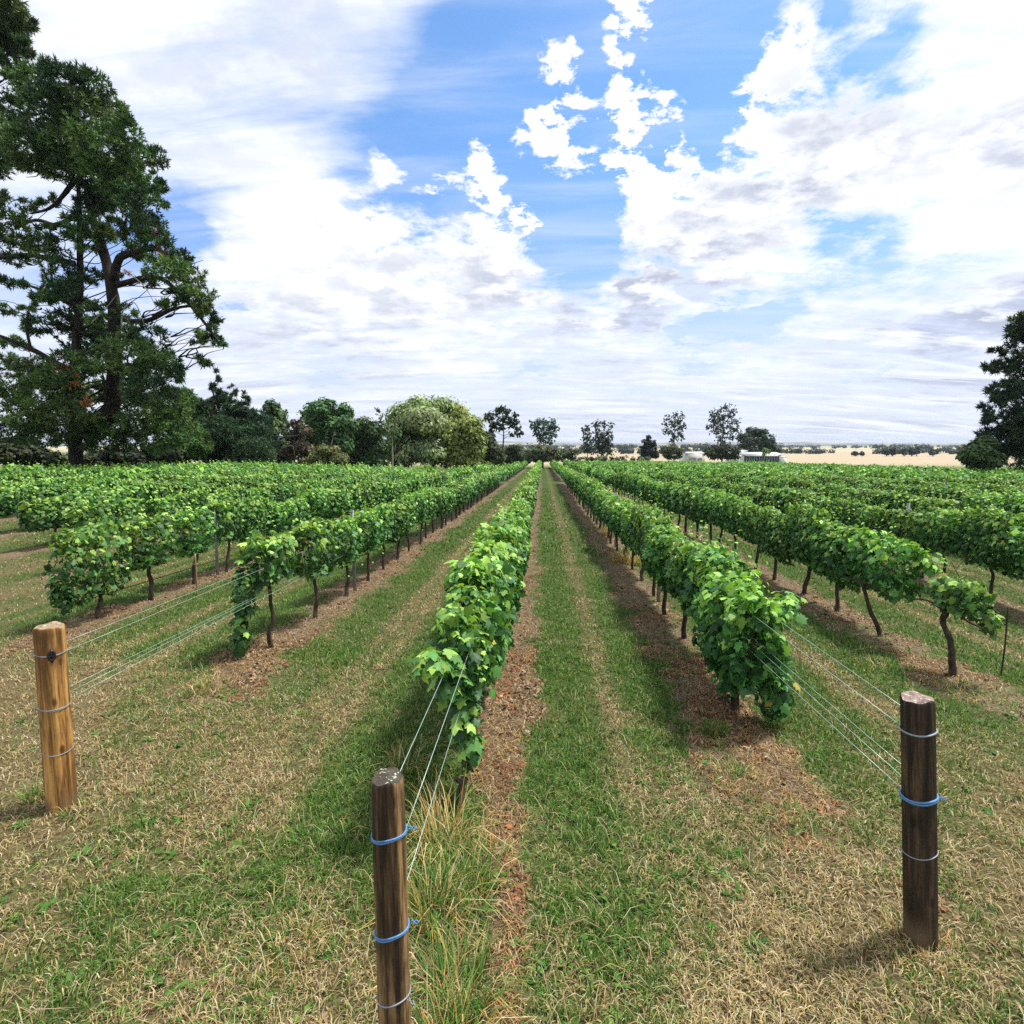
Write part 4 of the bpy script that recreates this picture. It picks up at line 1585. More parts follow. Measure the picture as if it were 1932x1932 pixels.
def tufts(rng, P, out, size, col, k=16, spread=.75, width=1.0):
    """needle tufts: k narrow needles round each point, pointing outwards"""
    n = len(P)
    P_ = np.repeat(P, k, 0)
    d = np.repeat(out, k, 0) + rng.normal(0, spread, (n * k, 3)) + np.array((0, 0, .25))
    d /= np.linalg.norm(d, axis=1, keepdims=True)
    nr = rng.normal(0, 1, (n * k, 3))
    sh = (NEEDLE[0] * np.array((width, 1, 1)), NEEDLE[1])
    s = np.repeat(size, k) * rng.uniform(.7, 1.2, n * k)
    c = np.repeat(col, k, 0) * rng.uniform(.7, 1.35, (n * k, 1))
    return leaves(P_, nr, d, s, c, sh)


def blob_points(rng, c, r, n, shell=.5):
    d = rng.normal(0, 1, (n, 3))
    d /= np.linalg.norm(d, axis=1, keepdims=True)
    rr = (1 - shell * rng.random(n) ** 1.5)[:, None]
    return c + d * rr * r, d


def limb(mb, rng, a, b, r0, r1, sag=.0, col=(1, 1, 1), sides=7, crook=.06):
    a, b = np.asarray(a, float), np.asarray(b, float)
    L = np.linalg.norm(b - a)
    ts = (0, .3, .62, 1)
    pts = [a + (b - a) * t + (rng.normal(0, crook * L, 3) if 0 < t < 1 else 0) + np.array((0, 0, -sag * L * math.sin(t * math.pi))) for t in ts]
    c = curve(pts, 4)
    mb.tube(c, np.linspace(r0, r1, len(c)), sides, cap=False, wob=.2, rng=rng)
    return c


def tree(name, label, cat, base_px, depth, blobs, cols, leaf, count, trunk_r=None, group='trees round the vineyard', needles=False, bark=None, limbs='all',
         droop=0.0, depth_r=None, lean_top=None, shell=.55, limb_k=1.0, grow=1.0, seed=0, pale_limbs=(), airy=False, alt=None, flat=1.0, fork=.35, stretch=1.0):
    """blobs: (px, py, rx, ry) leaf masses seen in the picture, each given its own depth round the trunk"""
    rng = np.random.default_rng(seed + 1000)
    bx = float(at(base_px, 860, depth)[0])
    bz = float(gz(bx, depth))
    base = np.array((bx, depth, bz))
    t = thing(name, label, cat, base, group)
    m = depth / 1065.0
    ctr, rad = [], []
    xs = [b[0] for b in blobs]
    half = (max(xs) - min(xs)) / 2 * m + .5
    mid = (max(xs) + min(xs)) / 2
    for b in blobs:
        if len(b) > 4:
            dd = b[4]
        else:
            span = depth_r if depth_r is not None else math.sqrt(max(.15, 1 - min(1, abs(b[0] - mid) * m / half) ** 2)) * half * .8
            dd = rng.uniform(-span, span)
        p = at(b[0], b[1], depth + dd)
        ctr.append(p - base)
        rad.append(np.array((b[2] * m, (b[2] + b[3]) / 2 * m * 1.05, b[3] * m)))
    rad = [r * grow for r in rad]
    top = max(c[2] for c in ctr)
    # trunk and limbs
    mb = MB()
    tr = trunk_r or top * .022
    cx = np.mean([c[0] for c in ctr])
    cyy = np.mean([c[1] for c in ctr])
    tp = np.array((cx * .6, cyy * .6, top * .86)) if lean_top is None else at(lean_top[0], lean_top[1], depth) - base
    stem = curve([(0, 0, -.3), tp * np.array((.15, .15, .3)) + rng.normal(0, tr * .5, 3) * (1, 1, 0), tp * np.array((.5, .5, .62)) + rng.normal(0, tr * .7, 3) * (1, 1, 0), tp], 6)
    tt = np.linspace(0, 1, len(stem))
    mb.tube(stem, tr * (1.0 - .82 * tt + .4 * np.exp(-tt / .05)), 10, wob=.12, rng=rng)
    for c, r in zip(ctr, rad):
        if limbs == 'all' or (limbs == 'some' and rng.random() < .5):
            zz = max(top * .15, min(c[2] - np.hypot(*(c[:2] - tp[:2] * (c[2] / top))) * fork, top * .8))
            k = np.abs(stem[:, 2] - zz).argmin()
            limb(mb, rng, stem[k], c, tr * (1 - .8 * tt[k]) * .5 * limb_k, tr * .06 * limb_k, sag=-.02)
            if limbs == 'all':
                for q in range(2):
                    e = c + rng.normal(0, .6, 3) * r
                    limb(mb, rng, c * .75 + stem[k] * .25, e, tr * .12, tr * .03, sides=5)
    link('trunk', mb.mesh('trunk', True), bark or M_BARK, t)
    if pale_limbs:
        mb2 = MB()
        for pts, r0 in pale_limbs:
            w = [at(px_, py_, depth + dz) - base for px_, py_, dz in pts]
            c = curve(w, 5)
            mb2.tube(c, np.linspace(r0, r0 * .4, len(c)), 6, wob=.2, rng=rng)
        link('bare_branch', mb2.mesh('bare_branch', True), M_PALE, t)
    Vs, Fs, Cs, n0 = [], [], [], 0
    cols = np.array(cols)
    vol = np.array([r[0] * r[2] for r in rad])
    count = count * (2.6 if needles else 1.7 if airy else 3.6)
    cnt = np.maximum(10, (count * vol / vol.sum())).astype(int)
    cols0 = cols
    for c, r, n, b in zip(ctr, rad, cnt, blobs):
        cols = np.array(alt[1]) if alt and b[0] > alt[0] + rng.normal(0, 8) else cols0
        base_c = cols[rng.integers(len(cols))]
        # sub-clumps inside the mass, so the outline is uneven and sky shows through
        ns = max(3, int(n / (14 if needles else 26)))
        if airy:
            ns = max(4, int(n / 5))
        sc, sd = blob_points(rng, c, r * (1.55 if airy else .86), ns, .85 if airy else shell)
        per = max(2, n // ns)
        for s_, d_ in zip(sc, sd):
            rs = r.mean() * (rng.uniform(.08, .26) if airy else rng.uniform(.2, .44) if needles else rng.uniform(.30, .55)) * (np.array((.8, .8, 1.3)) if airy else np.array((1.15, 1.15, .8 * flat)))
            P, d = blob_points(rng, s_, rs, per, .7)
            col = np.repeat((base_c * (1 - .35) + cols[rng.integers(len(cols))] * .35)[None], per, 0) * rng.uniform(.6, 1.5) * rng.uniform(.75, 1.25, (per, 1))
            if needles:
                V, Tt, C = tufts(rng, P, d * .5 + d_ * .7 + np.array((0, 0, .35)), np.full(per, leaf) * rng.uniform(.7, 1.15, per), col, k=max(7, needles - 4), width=1.8)
            else:
                tip = d * .4 + rng.normal(0, .7, (per, 3)) + np.array((0, 0, -.5 - droop))
                nr = d + d_ * .8 + np.array((0, 0, .6)) + rng.normal(0, .5, (per, 3))
                V, Tt, C = leaves(P, nr, tip, np.full(per, leaf * 1.25) * rng.uniform(.6, 1.25, per), col, (OVAL_V * np.array((1.25 / stretch, stretch, 1)), OVAL_T))
            Vs.append(V), Fs.append(Tt + n0), Cs.append(C)
            n0 += len(V)
    link('crown', mesh_np('crown', np.concatenate(Vs), [np.concatenate(Fs)], np.concatenate(Cs)), M_NEEDLE if needles else M_TREE, t)
    return t, base


PINE_C = [(0.042, 0.092, 0.030), (0.064, 0.128, 0.034), (0.090, 0.160, 0.038), (0.028, 0.064, 0.028), (0.115, 0.165, 0.046)]
DARK_C = [(0.044, 0.086, 0.034), (0.060, 0.112, 0.040), (0.082, 0.130, 0.048)]
GUM_C = [(0.066, 0.125, 0.042), (0.090, 0.155, 0.050), (0.052, 0.098, 0.038), (0.12, 0.16, 0.065)]
Z = .4885
pine_zoom = [(130, 330, 80, 60), (250, 320, 75, 50), (340, 340, 65, 55), (60, 430, 75, 55), (200, 430, 90, 65), (320, 440, 90, 70), (430, 440, 65, 55), (490, 520, 48, 55), (100, 560, 105, 65), (250, 570, 95, 75),
             (400, 580, 110, 85), (510, 600, 55, 60), (600, 610, 42, 42), (150, 640, 90, 35), (330, 670, 100, 55), (470, 690, 85, 65), (585, 700, 36, 36), (410, 770, 75, 50), (540, 800, 65, 55), (615, 760, 26, 36),
             (20, 840, 55, 50), (95, 790, 45, 18), (565, 870, 66, 45), (600, 930, 55, 36), (520, 960, 60, 34), (335, 930, 44, 42), (165, 960, 64, 48), (240, 1080, 56, 54), (180, 1130, 60, 40), (290, 1140, 44, 44),
             (60, 1000, 50, 20), (40, 1090, 56, 20), (690, 1000, 60, 32), (650, 1040, 70, 40), (735, 1070, 50, 42), (770, 1150, 42, 52), (700, 1140, 50, 30), (795, 1230, 36, 44), (830, 1315, 42, 24), (760, 1300, 40, 30),
             (780, 1390, 32, 20), (855, 1340, 24, 12), (640, 1180, 34, 20), (110, 870, 40, 16), (60, 930, 60, 18), (30, 1190, 50, 18), (110, 1180, 34, 14), (30, 760, 40, 16),
             (430, 1290, 85, 46), (560, 1300, 74, 54), (330, 1340, 74, 52), (500, 1380, 110, 60), (620, 1390, 62, 54), (675, 1430, 36, 36), (270, 1420, 84, 62), (100, 1420, 64, 50), (60, 1500, 80, 52), (200, 1510, 100, 62),
             (340, 1520, 84, 54), (460, 1500, 90, 62), (580, 1500, 80, 62), (80, 1600, 90, 50), (250, 1610, 110, 62), (420, 1640, 74, 54), (560, 1600, 82, 70), (620, 1680, 90, 70), (650, 1560, 60, 60), (690, 1620, 60, 60),
             (500, 1700, 66, 44), (20, 1390, 40, 30), (-60, 600, 90, 70), (-80, 900, 80, 60), (-120, 1150, 80, 50), (-90, 1450, 90, 60), (-60, 480, 70, 60)]
pine_zoom += [(360, 780, 60, 50), (300, 850, 36, 40), (380, 900, 50, 40), (450, 880, 46, 40), (230, 900, 40, 30), (350, 1060, 40, 40), (370, 1200, 44, 40), (250, 1230, 60, 44), (480, 1210, 44, 30), (160, 1260, 60, 36), (60, 1330, 50, 26), (330, 1260, 60, 40), (400, 1700, 60, 50), (300, 1700, 50, 40), (170, 1690, 70, 40), (60, 1670, 70, 40), (200, 780, 40, 20), (560, 1080, 40, 24), (430, 1060, 36, 26)]
pine_blobs = [(x * Z, y * Z, rx * Z * 1.1, ry * Z * 1.1) for x, y, rx, ry in pine_zoom]
D_PINE = 40.0


def pine_limbs(base, t, lst, depth):
    rng = np.random.default_rng(4)
    mb = MB()
    for pts, r0, r1 in lst:
        w = [at(x * Z, y * Z, depth + dz) - base for x, y, dz in pts]
        c = curve(w, 5)
        mb.tube(c, np.linspace(r0, r1, len(c)), 9, wob=.18, rng=rng)
    link('limb', mb.mesh('limb', True), M_DARKBARK, t)


pt, pbase = tree('pine_tree', 'huge dark pine with open ragged crown and forked trunk, left edge', 'pine tree', 140, D_PINE, pine_blobs, PINE_C, .36, 11000, .5, needles=14, limbs='all', limb_k=.36, bark=M_DARKBARK,
                 lean_top=(300 * Z, 560 * Z), seed=1, shell=.4, depth_r=4.0,
                 pale_limbs=[([(600 * Z, 930 * Z, -3), (604 * Z, 1000 * Z, -3.1), (640 * Z, 1095 * Z, -3)], .05), ([(470 * Z, 1280 * Z, -2), (475 * Z, 1200 * Z, -2.4), (520 * Z, 1170 * Z, -2.5), (560 * Z, 1260 * Z, -2.5)], .05),
                             ([(480 * Z, 1040 * Z, -2), (560 * Z, 1110 * Z, -3), (610 * Z, 1200 * Z, -3.5)], .04), ([(350 * Z, 1250 * Z, -2.5), (400 * Z, 1200 * Z, -2.5), (450 * Z, 1140 * Z, -2)], .035)])
pine_limbs(pbase, pt, [
    ([(430, 1640, 0), (442, 1400, -.4), (440, 1180, -.6), (410, 1010, -.3), (360, 850, 0), (330, 700, 0)], .52, .2),
    ([(270, 1700, 0), (440, 1560, 0), (436, 1450, -.2)], .5, .4),
    ([(440, 1080, -.5), (460, 1000, -.9), (520, 975, -1.2), (600, 960, -1.5), (660, 1000, -1.6)], .3, .12),
    ([(290, 1020, 0), (200, 1000, -.5), (100, 985, -1), (-20, 1000, -1.4)], .24, .1),
    ([(290, 830, 0), (220, 870, .5), (140, 850, .8), (60, 880, 1)], .2, .07),
    ([(285, 700, 0), (240, 760, -.6), (190, 805, -1), (120, 825, -1.4)], .18, .06),
    ([(280, 1450, 0), (170, 1375, -.8), (80, 1330, -1.2), (-20, 1290, -1.5)], .24, .1),
    ([(120, 1350, -1), (105, 1280, -1.1), (108, 1200, -1.2)], .11, .06),
    ([(440, 1230, -.5), (560, 1240, -1), (680, 1190, -1.5), (780, 1180, -1.8)], .2, .06),
    ([(450, 1100, -.6), (600, 1070, -1.4), (700, 1140, -1.8), (800, 1260, -2), (850, 1330, -2)], .2, .05),
    ([(300, 900, 0), (380, 800, .5), (480, 700, 1), (560, 640, 1.2)], .2, .06),
    ([(290, 1180, 0), (160, 1120, .6), (40, 1080, 1)], .16, .06),
    ([(290, 560, 0), (200, 470, -.5), (110, 400, -1)], .16, .05),
    ([(290, 560, 0), (360, 460, .5), (440, 420, .8)], .16, .05)], D_PINE)
# rust-brown dead sprays
def dead_spray(t, base, spots, depth):
    rng = np.random.default_rng(9)
    Vs, Fs, Cs, n0 = [], [], [], 0
    for x, y, r, n in spots:
        c = at(x * Z, y * Z, depth - 3.4) - base
        P, d = blob_points(rng, c, np.array((r, r, r * 1.5)) * Z * depth / 1065, n, .8)
        V, Tt, C = tufts(rng, P, d, np.full(n, .45), np.tile(np.array((0.26, 0.085, 0.03)), (n, 1)), k=10)
        Vs.append(V), Fs.append(Tt + n0), Cs.append(C)
        n0 += len(V)
    link('dead_needles', mesh_np('dead_needles', np.concatenate(Vs), [np.concatenate(Fs)], np.concatenate(Cs)), M_NEEDLE, t)


dead_spray(pt, pbase, [(620, 970, 12, 9), (590, 910, 10, 5), (240, 1420, 26, 6), (330, 1550, 12, 8), (290, 1480, 22, 5), (490, 1060, 12, 4)], D_PINE)

up_zoom = [(20, 60, 80, 70), (85, 80, 46, 36), (40, 160, 70, 55), (110, 185, 36, 36), (35, 240, 50, 26), (80, 285, 36, 26), (-80, 60, 100, 80), (-120, 200, 90, 70), (-180, -40, 120, 90), (-100, -120, 120, 80), (-260, 120, 100, 90),
           (-260, 320, 100, 80), (-330, 0, 90, 80), (-220, 500, 110, 80), (-200, -220, 90, 80), (-330, 700, 100, 90), (-260, 950, 110, 80), (-320, 1250, 110, 80), (20, -30, 60, 40)]
tree('pine_tree', 'taller pine mostly out of frame, its branch tips filling the top left corner', 'pine tree', -110, 41.5, [(x * Z, y * Z, a * Z, b * Z) for x, y, a, b in up_zoom], PINE_C, .42, 4200, .5, needles=14, limbs='all', limb_k=.4, bark=M_DARKBARK, seed=2, depth_r=1.6, shell=.5, lean_top=(-105, -60))

# right-hand pine and the bush at its foot
rp = [(1925, 604, 14, 15), (1905, 632, 18, 14), (1935, 640, 36, 28), (1895, 690, 30, 14), (1930, 690, 30, 26), (1880, 692, 18, 10), (1910, 735, 32, 24), (1945, 745, 40, 34), (1890, 740, 24, 20), (1900, 790, 36, 28), (1945, 800, 44, 34), (1870, 770, 18, 18),
      (1895, 840, 40, 32), (1940, 850, 50, 34), (1865, 815, 18, 22), (1975, 620, 40, 36), (1985, 700, 44, 40), (2000, 780, 50, 44), (2010, 850, 54, 40), (1968, 606, 30, 26), (1990, 580, 30, 26), (1890, 660, 18, 9), (1862, 690, 10, 6)]
tree('pine_tree', 'dark dense pine against the sky at the right edge', 'pine tree', 1975, 50, rp, [(0.022, 0.046, 0.024), (0.030, 0.058, 0.026), (0.042, 0.072, 0.03)], .45, 2300, .42, needles=14, limbs='some', seed=3, depth_r=2.2, shell=.5)
tree('shrub', 'rounded green bush at the foot of the right pine', 'bush', 1845, 48, [(1840, 850, 22, 18), (1860, 838, 18, 14), (1830, 862, 16, 14), (1862, 866, 24, 20), (1845, 872, 22, 12)], [(0.045, 0.085, 0.030), (0.06, 0.11, 0.035)], .26, 1700, .1, limbs='some', seed=4)

# conifers behind the left rows
def spire(px, y0, y1, w, n=6):
    return [(px + (0 if i == 0 else (1 if i % 2 else -1) * w * .25), y0 + (y1 - y0) * i / (n - 1), max(1.8, w * (.07 + .93 * (i / (n - 1)) ** 1.4)), max(4, (y1 - y0) / n * .7)) for i in range(n)]


NAVY_C = [(0.032, 0.076, 0.042), (0.046, 0.098, 0.048), (0.064, 0.118, 0.056)]
tree('conifer', 'dark blue green conifer with the tallest thin spire, right of the huge pine', 'conifer', 408, 57, spire(408, 703, 760, 26, 5) + [(395, 790, 40, 26), (415, 815, 48, 28), (390, 845, 50, 30), (430, 850, 46, 26)], NAVY_C, .42, 2600, .3, needles=12, limbs='some', seed=5, depth_r=2, group='dark conifers behind the left rows')
tree('conifer', 'broad dark conifer with two short spires, right of the tallest spired one', 'conifer', 455, 58, spire(436, 728, 770, 20, 4) + spire(460, 742, 775, 20, 4) + [(450, 790, 34, 24), (470, 815, 40, 28), (490, 800, 24, 22), (505, 830, 20, 26), (470, 850, 46, 26), (500, 862, 22, 16), (440, 830, 34, 26)], NAVY_C, .42, 3000, .3, needles=12, limbs='some', seed=6, depth_r=2, group='dark conifers behind the left rows')
tree('conifer', 'low dark conifer tucked against the right side of the huge pine', 'conifer', 355, 54, [(345, 750, 26, 18), (365, 770, 28, 20), (345, 800, 36, 26), (362, 835, 38, 28), (330, 850, 36, 24)], PINE_C[:3], .42, 1900, .25, needles=12, limbs='some', seed=7, depth_r=2, group='dark conifers behind the left rows')
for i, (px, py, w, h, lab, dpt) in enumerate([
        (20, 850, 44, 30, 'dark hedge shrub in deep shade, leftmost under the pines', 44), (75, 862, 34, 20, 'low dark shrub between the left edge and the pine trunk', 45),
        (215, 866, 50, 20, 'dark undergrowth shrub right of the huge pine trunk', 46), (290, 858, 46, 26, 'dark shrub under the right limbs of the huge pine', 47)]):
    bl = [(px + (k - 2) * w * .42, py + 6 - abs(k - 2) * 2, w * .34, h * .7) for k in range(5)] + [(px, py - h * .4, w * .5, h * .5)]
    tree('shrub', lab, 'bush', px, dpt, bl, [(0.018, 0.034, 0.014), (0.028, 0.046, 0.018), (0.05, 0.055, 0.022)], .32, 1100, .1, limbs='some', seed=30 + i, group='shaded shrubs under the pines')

# mixed gums
tree('gum_tree', 'dark gum with a small rounded top beside the spired conifers', 'gum tree', 525, 63, [(512, 772, 13, 13), (525, 785, 14, 14), (515, 805, 16, 16), (535, 800, 12, 12), (520, 840, 18, 20), (540, 850, 14, 18)], GUM_C, .3, 1500, .2, limbs='all', grow=1.25, seed=8)
tree('dead_tree', 'brown half dead tree with pale bare branches at its foot', 'tree', 560, 61, [(560, 800, 14, 10), (552, 820, 16, 14), (575, 815, 14, 12), (565, 840, 20, 12), (580, 850, 16, 12), (548, 852, 14, 14)], [(0.105, 0.085, 0.058), (0.085, 0.07, 0.046), (0.13, 0.105, 0.072), (0.065, 0.085, 0.036)], .28, 1100, .16, limbs='all', seed=9,
     pale_limbs=[([(520, 880, -1), (518, 850, -1), (523, 825, -1.2), (530, 812, -1.2)], .09), ([(519, 858, -1), (535, 845, -1.4), (552, 842, -1.6), (556, 860, -1.6)], .07), ([(528, 824, -1.2), (555, 822, -1.4), (575, 820, -1.5)], .05)])
tree('gum_tree', 'large dark green gum with three rounded heads and a pale forked limb', 'gum tree', 622, 66, [(598, 772, 18, 14), (615, 765, 16, 12), (582, 785, 14, 12), (640, 785, 18, 16), (650, 775, 14, 12), (605, 795, 22, 14), (630, 805, 22, 16), (590, 815, 16, 16), (655, 805, 16, 18), (610, 830, 24, 18), (645, 835, 22, 18), (575, 840, 16, 16)], [(0.066, 0.135, 0.038), (0.088, 0.165, 0.046), (0.05, 0.10, 0.034)], .3, 3400, .28, limbs='all', grow=1.25, seed=10,
     pale_limbs=[([(624, 870, -2), (625, 840, -2.4), (632, 815, -2.6)], .11)])
tree('shrub', 'olive yellow low bush in front of the dark gums', 'bush', 612, 59.5, [(600, 862, 20, 14), (620, 856, 22, 14), (640, 864, 18, 12), (610, 846, 14, 10), (580, 870, 12, 9), (632, 848, 12, 8)], [(0.15, 0.16, 0.05), (0.11, 0.13, 0.045), (0.19, 0.18, 0.07)], .24, 1700, .08, limbs='some', seed=11)
tree('gum_tree', 'dark dense gum between the three headed gum and the willow', 'gum tree', 695, 68, [(690, 800, 20, 12), (672, 815, 18, 16), (705, 812, 18, 14), (690, 835, 24, 18), (715, 845, 18, 20), (670, 855, 20, 18), (700, 868, 26, 14)], DARK_C + [(0.05, 0.06, 0.03)], .3, 2300, .22, limbs='all', grow=1.25, seed=12)
tree('gum_tree', 'thin sparse tree with a pale leaning trunk left of the willow', 'gum tree', 738, 66, [(720, 795, 10, 8), (735, 785, 10, 9), (728, 812, 10, 10), (745, 815, 9, 10), (715, 775, 7, 6)], GUM_C, .22, 380, .15, bark=M_PALE, limbs='all', airy=True, seed=13, lean_top=(742, 800))
wil = [(760, 785, 30, 26), (795, 768, 34, 20), (830, 765, 34, 18), (865, 780, 30, 22), (890, 805, 24, 24), (745, 815, 20, 26), (775, 815, 32, 28), (815, 805, 36, 30), (855, 820, 34, 28), (895, 840, 20, 28), (740, 850, 18, 24), (770, 850, 30, 26), (810, 850, 34, 26), (850, 855, 34, 24), (885, 865, 24, 18), (800, 790, 40, 24), (905, 825, 10, 18)]
WIL_C = [(0.18, 0.25, 0.085), (0.24, 0.31, 0.12), (0.13, 0.195, 0.07), (0.30, 0.35, 0.16), (0.20, 0.28, 0.12)]
tree('willow_tree', 'big round pale green willow in the middle of the tree line', 'willow', 820, 75, wil, WIL_C, .36, 9000, .4, limbs='some', droop=.5, seed=14, shell=.5, stretch=1.2, alt=(845, [(0.22, 0.27, 0.065), (0.28, 0.32, 0.085), (0.16, 0.215, 0.055)]))
tree('gum_tree', 'tall open gum with flat leaf heads and bare sky between, right of the willow', 'gum tree', 948, 88, [(920, 790, 9, 6), (930, 782, 9, 5), (945, 773, 12, 6), (958, 776, 8, 4), (970, 783, 5, 4), (950, 792, 11, 6), (972, 795, 7, 6), (962, 800, 6, 5), (975, 808, 6, 6), (938, 800, 7, 5), (928, 803, 6, 6), (944, 808, 7, 5), (980, 818, 6, 4), (966, 818, 5, 3), (925, 815, 6, 7)], [(0.028, 0.05, 0.024), (0.04, 0.062, 0.03)], .3, 1500, .22, bark=M_BARK, limbs='all', airy=True, seed=15, shell=.6)
tree('tree', 'dark rounded tree under the open gum beside the willow', 'tree', 925, 80, [(918, 838, 12, 14), (930, 850, 16, 14), (918, 862, 14, 12), (940, 862, 14, 12), (925, 825, 8, 10)], [(0.05, 0.07, 0.03), (0.035, 0.055, 0.026), (0.075, 0.095, 0.04)], .3, 1400, .18, limbs='all', grow=1.25, seed=16)
tree('tree', 'small dark bushy tree right of the open gum', 'tree', 968, 90, [(958, 852, 10, 9), (972, 848, 10, 10), (966, 864, 14, 9), (982, 860, 9, 9)], [(0.03, 0.055, 0.026), (0.045, 0.07, 0.032)], .3, 900, .14, limbs='some', grow=1.25, seed=17)
tree('poplar_tree', 'grey green tree with fanned upright branches and a bare leaning trunk', 'poplar', 1024, 128, [(1005, 800, 6, 5), (1015, 796, 7, 5), (1028, 794, 9, 6), (1042, 798, 7, 6), (1010, 808, 7, 5), (1022, 806, 9, 6), (1036, 808, 10, 7), (1048, 806, 5, 6), (1014, 818, 7, 5), (1028, 818, 10, 6), (1042, 820, 7, 6), (1024, 828, 9, 6), (1036, 830, 7, 6)], [(0.05, 0.095, 0.06), (0.07, 0.12, 0.07), (0.04, 0.075, 0.05)], .42, 1100, .22, limbs='all', airy=True, seed=18, shell=.6,
     pale_limbs=[([(992, 870, -2), (1005, 852, -2), (1018, 838, -2), (1026, 826, -2)], .16)])
tree('shrub', 'olive bush under the fanned grey green tree', 'bush', 1024, 124, [(1008, 852, 10, 10), (1022, 848, 12, 11), (1036, 852, 10, 10), (1015, 862, 14, 8), (1034, 864, 12, 7)], [(0.06, 0.08, 0.03), (0.10, 0.12, 0.04), (0.045, 0.06, 0.028)], .34, 1100, .12, limbs='some', seed=19)
tree('poplar_tree', 'thin feathery tree, left of the twin trees right of the lane end', 'poplar', 1108, 134, [(1102, 812, 5, 6), (1108, 806, 4, 5), (1112, 818, 6, 6), (1104, 825, 6, 6), (1114, 830, 6, 7), (1106, 838, 7, 7), (1112, 848, 8, 8)], [(0.055, 0.10, 0.055), (0.04, 0.075, 0.045)], .38, 520, .14, limbs='all', airy=True, seed=20, shell=.6)
tree('poplar_tree', 'two toned tree with bare twigs above a dense dark lower crown', 'poplar', 1138, 136, [(1122, 800, 5, 5), (1132, 797, 6, 4), (1142, 800, 5, 5), (1154, 803, 4, 5), (1128, 810, 5, 5), (1148, 814, 5, 5), (1135, 818, 9, 8), (1146, 826, 9, 8), (1130, 830, 10, 9), (1142, 838, 12, 10), (1132, 848, 12, 10), (1150, 850, 9, 10)], [(0.045, 0.07, 0.045), (0.03, 0.052, 0.036), (0.06, 0.085, 0.05)], .40, 1300, .2, limbs='all', airy=True, seed=21, shell=.55)
tree('conifer', 'small dark cone shaped tree standing alone beyond the vines', 'conifer', 1224, 150, [(1224, 826, 5, 5), (1220, 834, 9, 6), (1230, 836, 8, 6), (1218, 846, 11, 7), (1230, 848, 11, 8), (1222, 856, 14, 7), (1236, 858, 6, 6)], [(0.020, 0.032, 0.030), (0.028, 0.042, 0.034)], .5, 900, .2, limbs='some', seed=22)
tree('poplar_tree', 'slender open tree left of the tallest open one, by the white shed', 'poplar', 1272, 146, [(1262, 790, 6, 6), (1274, 782, 5, 6), (1284, 786, 5, 9), (1268, 800, 8, 7), (1280, 800, 8, 8), (1290, 806, 5, 6), (1256, 800, 5, 5), (1264, 814, 8, 6), (1278, 816, 9, 7), (1286, 822, 5, 6), (1272, 828, 7, 6), (1254, 812, 4, 4), (1270, 840, 6, 6)], [(0.045, 0.08, 0.04), (0.06, 0.10, 0.05), (0.03, 0.055, 0.032)], .4, 850, .2, limbs='all', airy=True, seed=23, shell=.6)
tree('shrub', 'dull brown green bush below the slender open tree', 'bush', 1268, 143, [(1255, 850, 10, 9), (1270, 848, 12, 10), (1282, 852, 9, 8), (1262, 860, 12, 6), (1278, 862, 10, 5)], [(0.07, 0.075, 0.035), (0.05, 0.06, 0.03)], .36, 800, .1, limbs='some', seed=24)
tree('poplar_tree', 'tallest open tree on the right, rising behind the farm sheds', 'poplar', 1362, 147, [(1345, 782, 6, 8), (1358, 774, 6, 7), (1370, 768, 7, 6), (1384, 774, 6, 6), (1350, 792, 9, 7), (1364, 786, 9, 8), (1378, 786, 8, 7), (1390, 796, 5, 7), (1345, 804, 8, 6), (1360, 802, 10, 8), (1376, 804, 9, 8), (1388, 812, 7, 6), (1352, 814, 9, 7), (1368, 818, 9, 7), (1382, 824, 7, 6), (1360, 828, 8, 6), (1336, 806, 4, 3), (1364, 836, 9, 6)], [(0.045, 0.075, 0.04), (0.06, 0.095, 0.05), (0.03, 0.052, 0.032)], .4, 1500, .24, limbs='all', airy=True, seed=25, shell=.6)
tree('shrub', 'wide dark bush between the two white farm sheds', 'bush', 1362, 143, [(1338, 852, 12, 9), (1352, 846, 13, 10), (1370, 846, 14, 10), (1386, 850, 12, 9), (1346, 860, 14, 7), (1366, 860, 16, 8), (1385, 861, 13, 6)], [(0.05, 0.062, 0.034), (0.065, 0.08, 0.036), (0.035, 0.046, 0.028)], .36, 1300, .12, limbs='some', seed=26)
tree('tree', 'solid dark domed tree behind the long shed', 'tree', 1428, 166, [(1405, 826, 13, 10), (1420, 815, 14, 9), (1436, 816, 11, 9), (1448, 828, 12, 10), (1412, 840, 16, 10), (1432, 834, 16, 11), (1452, 842, 12, 9), (1462, 850, 9, 7), (1425, 850, 18, 8), (1398, 846, 9, 9)], [(0.020, 0.042, 0.022), (0.03, 0.055, 0.026)], .48, 2000, .3, limbs='some', seed=27, shell=.4)
tree('shrub', 'bright green small bush growing in front of the long shed', 'bush', 1446, 147, [(1444, 850, 5, 5), (1450, 852, 4, 4), (1442, 857, 4, 4)], [(0.12, 0.19, 0.05), (0.16, 0.22, 0.06)], .3, 220, .08, limbs='some', seed=28)


# ------------------------------------------------------------------ far end of the vineyard: hedge, sheds, plain
tree('hedge', 'long low dark hedge line across the far end of the centre rows', 'hedge', 1060, 131, [(960 + i * 13, 868 - (i % 3), 9, 5.5 + (i % 2)) for i in range(21)], DARK_C, .34, 1100, .1, group='trees round the vineyard', limbs='none', seed=60, depth_r=.6)

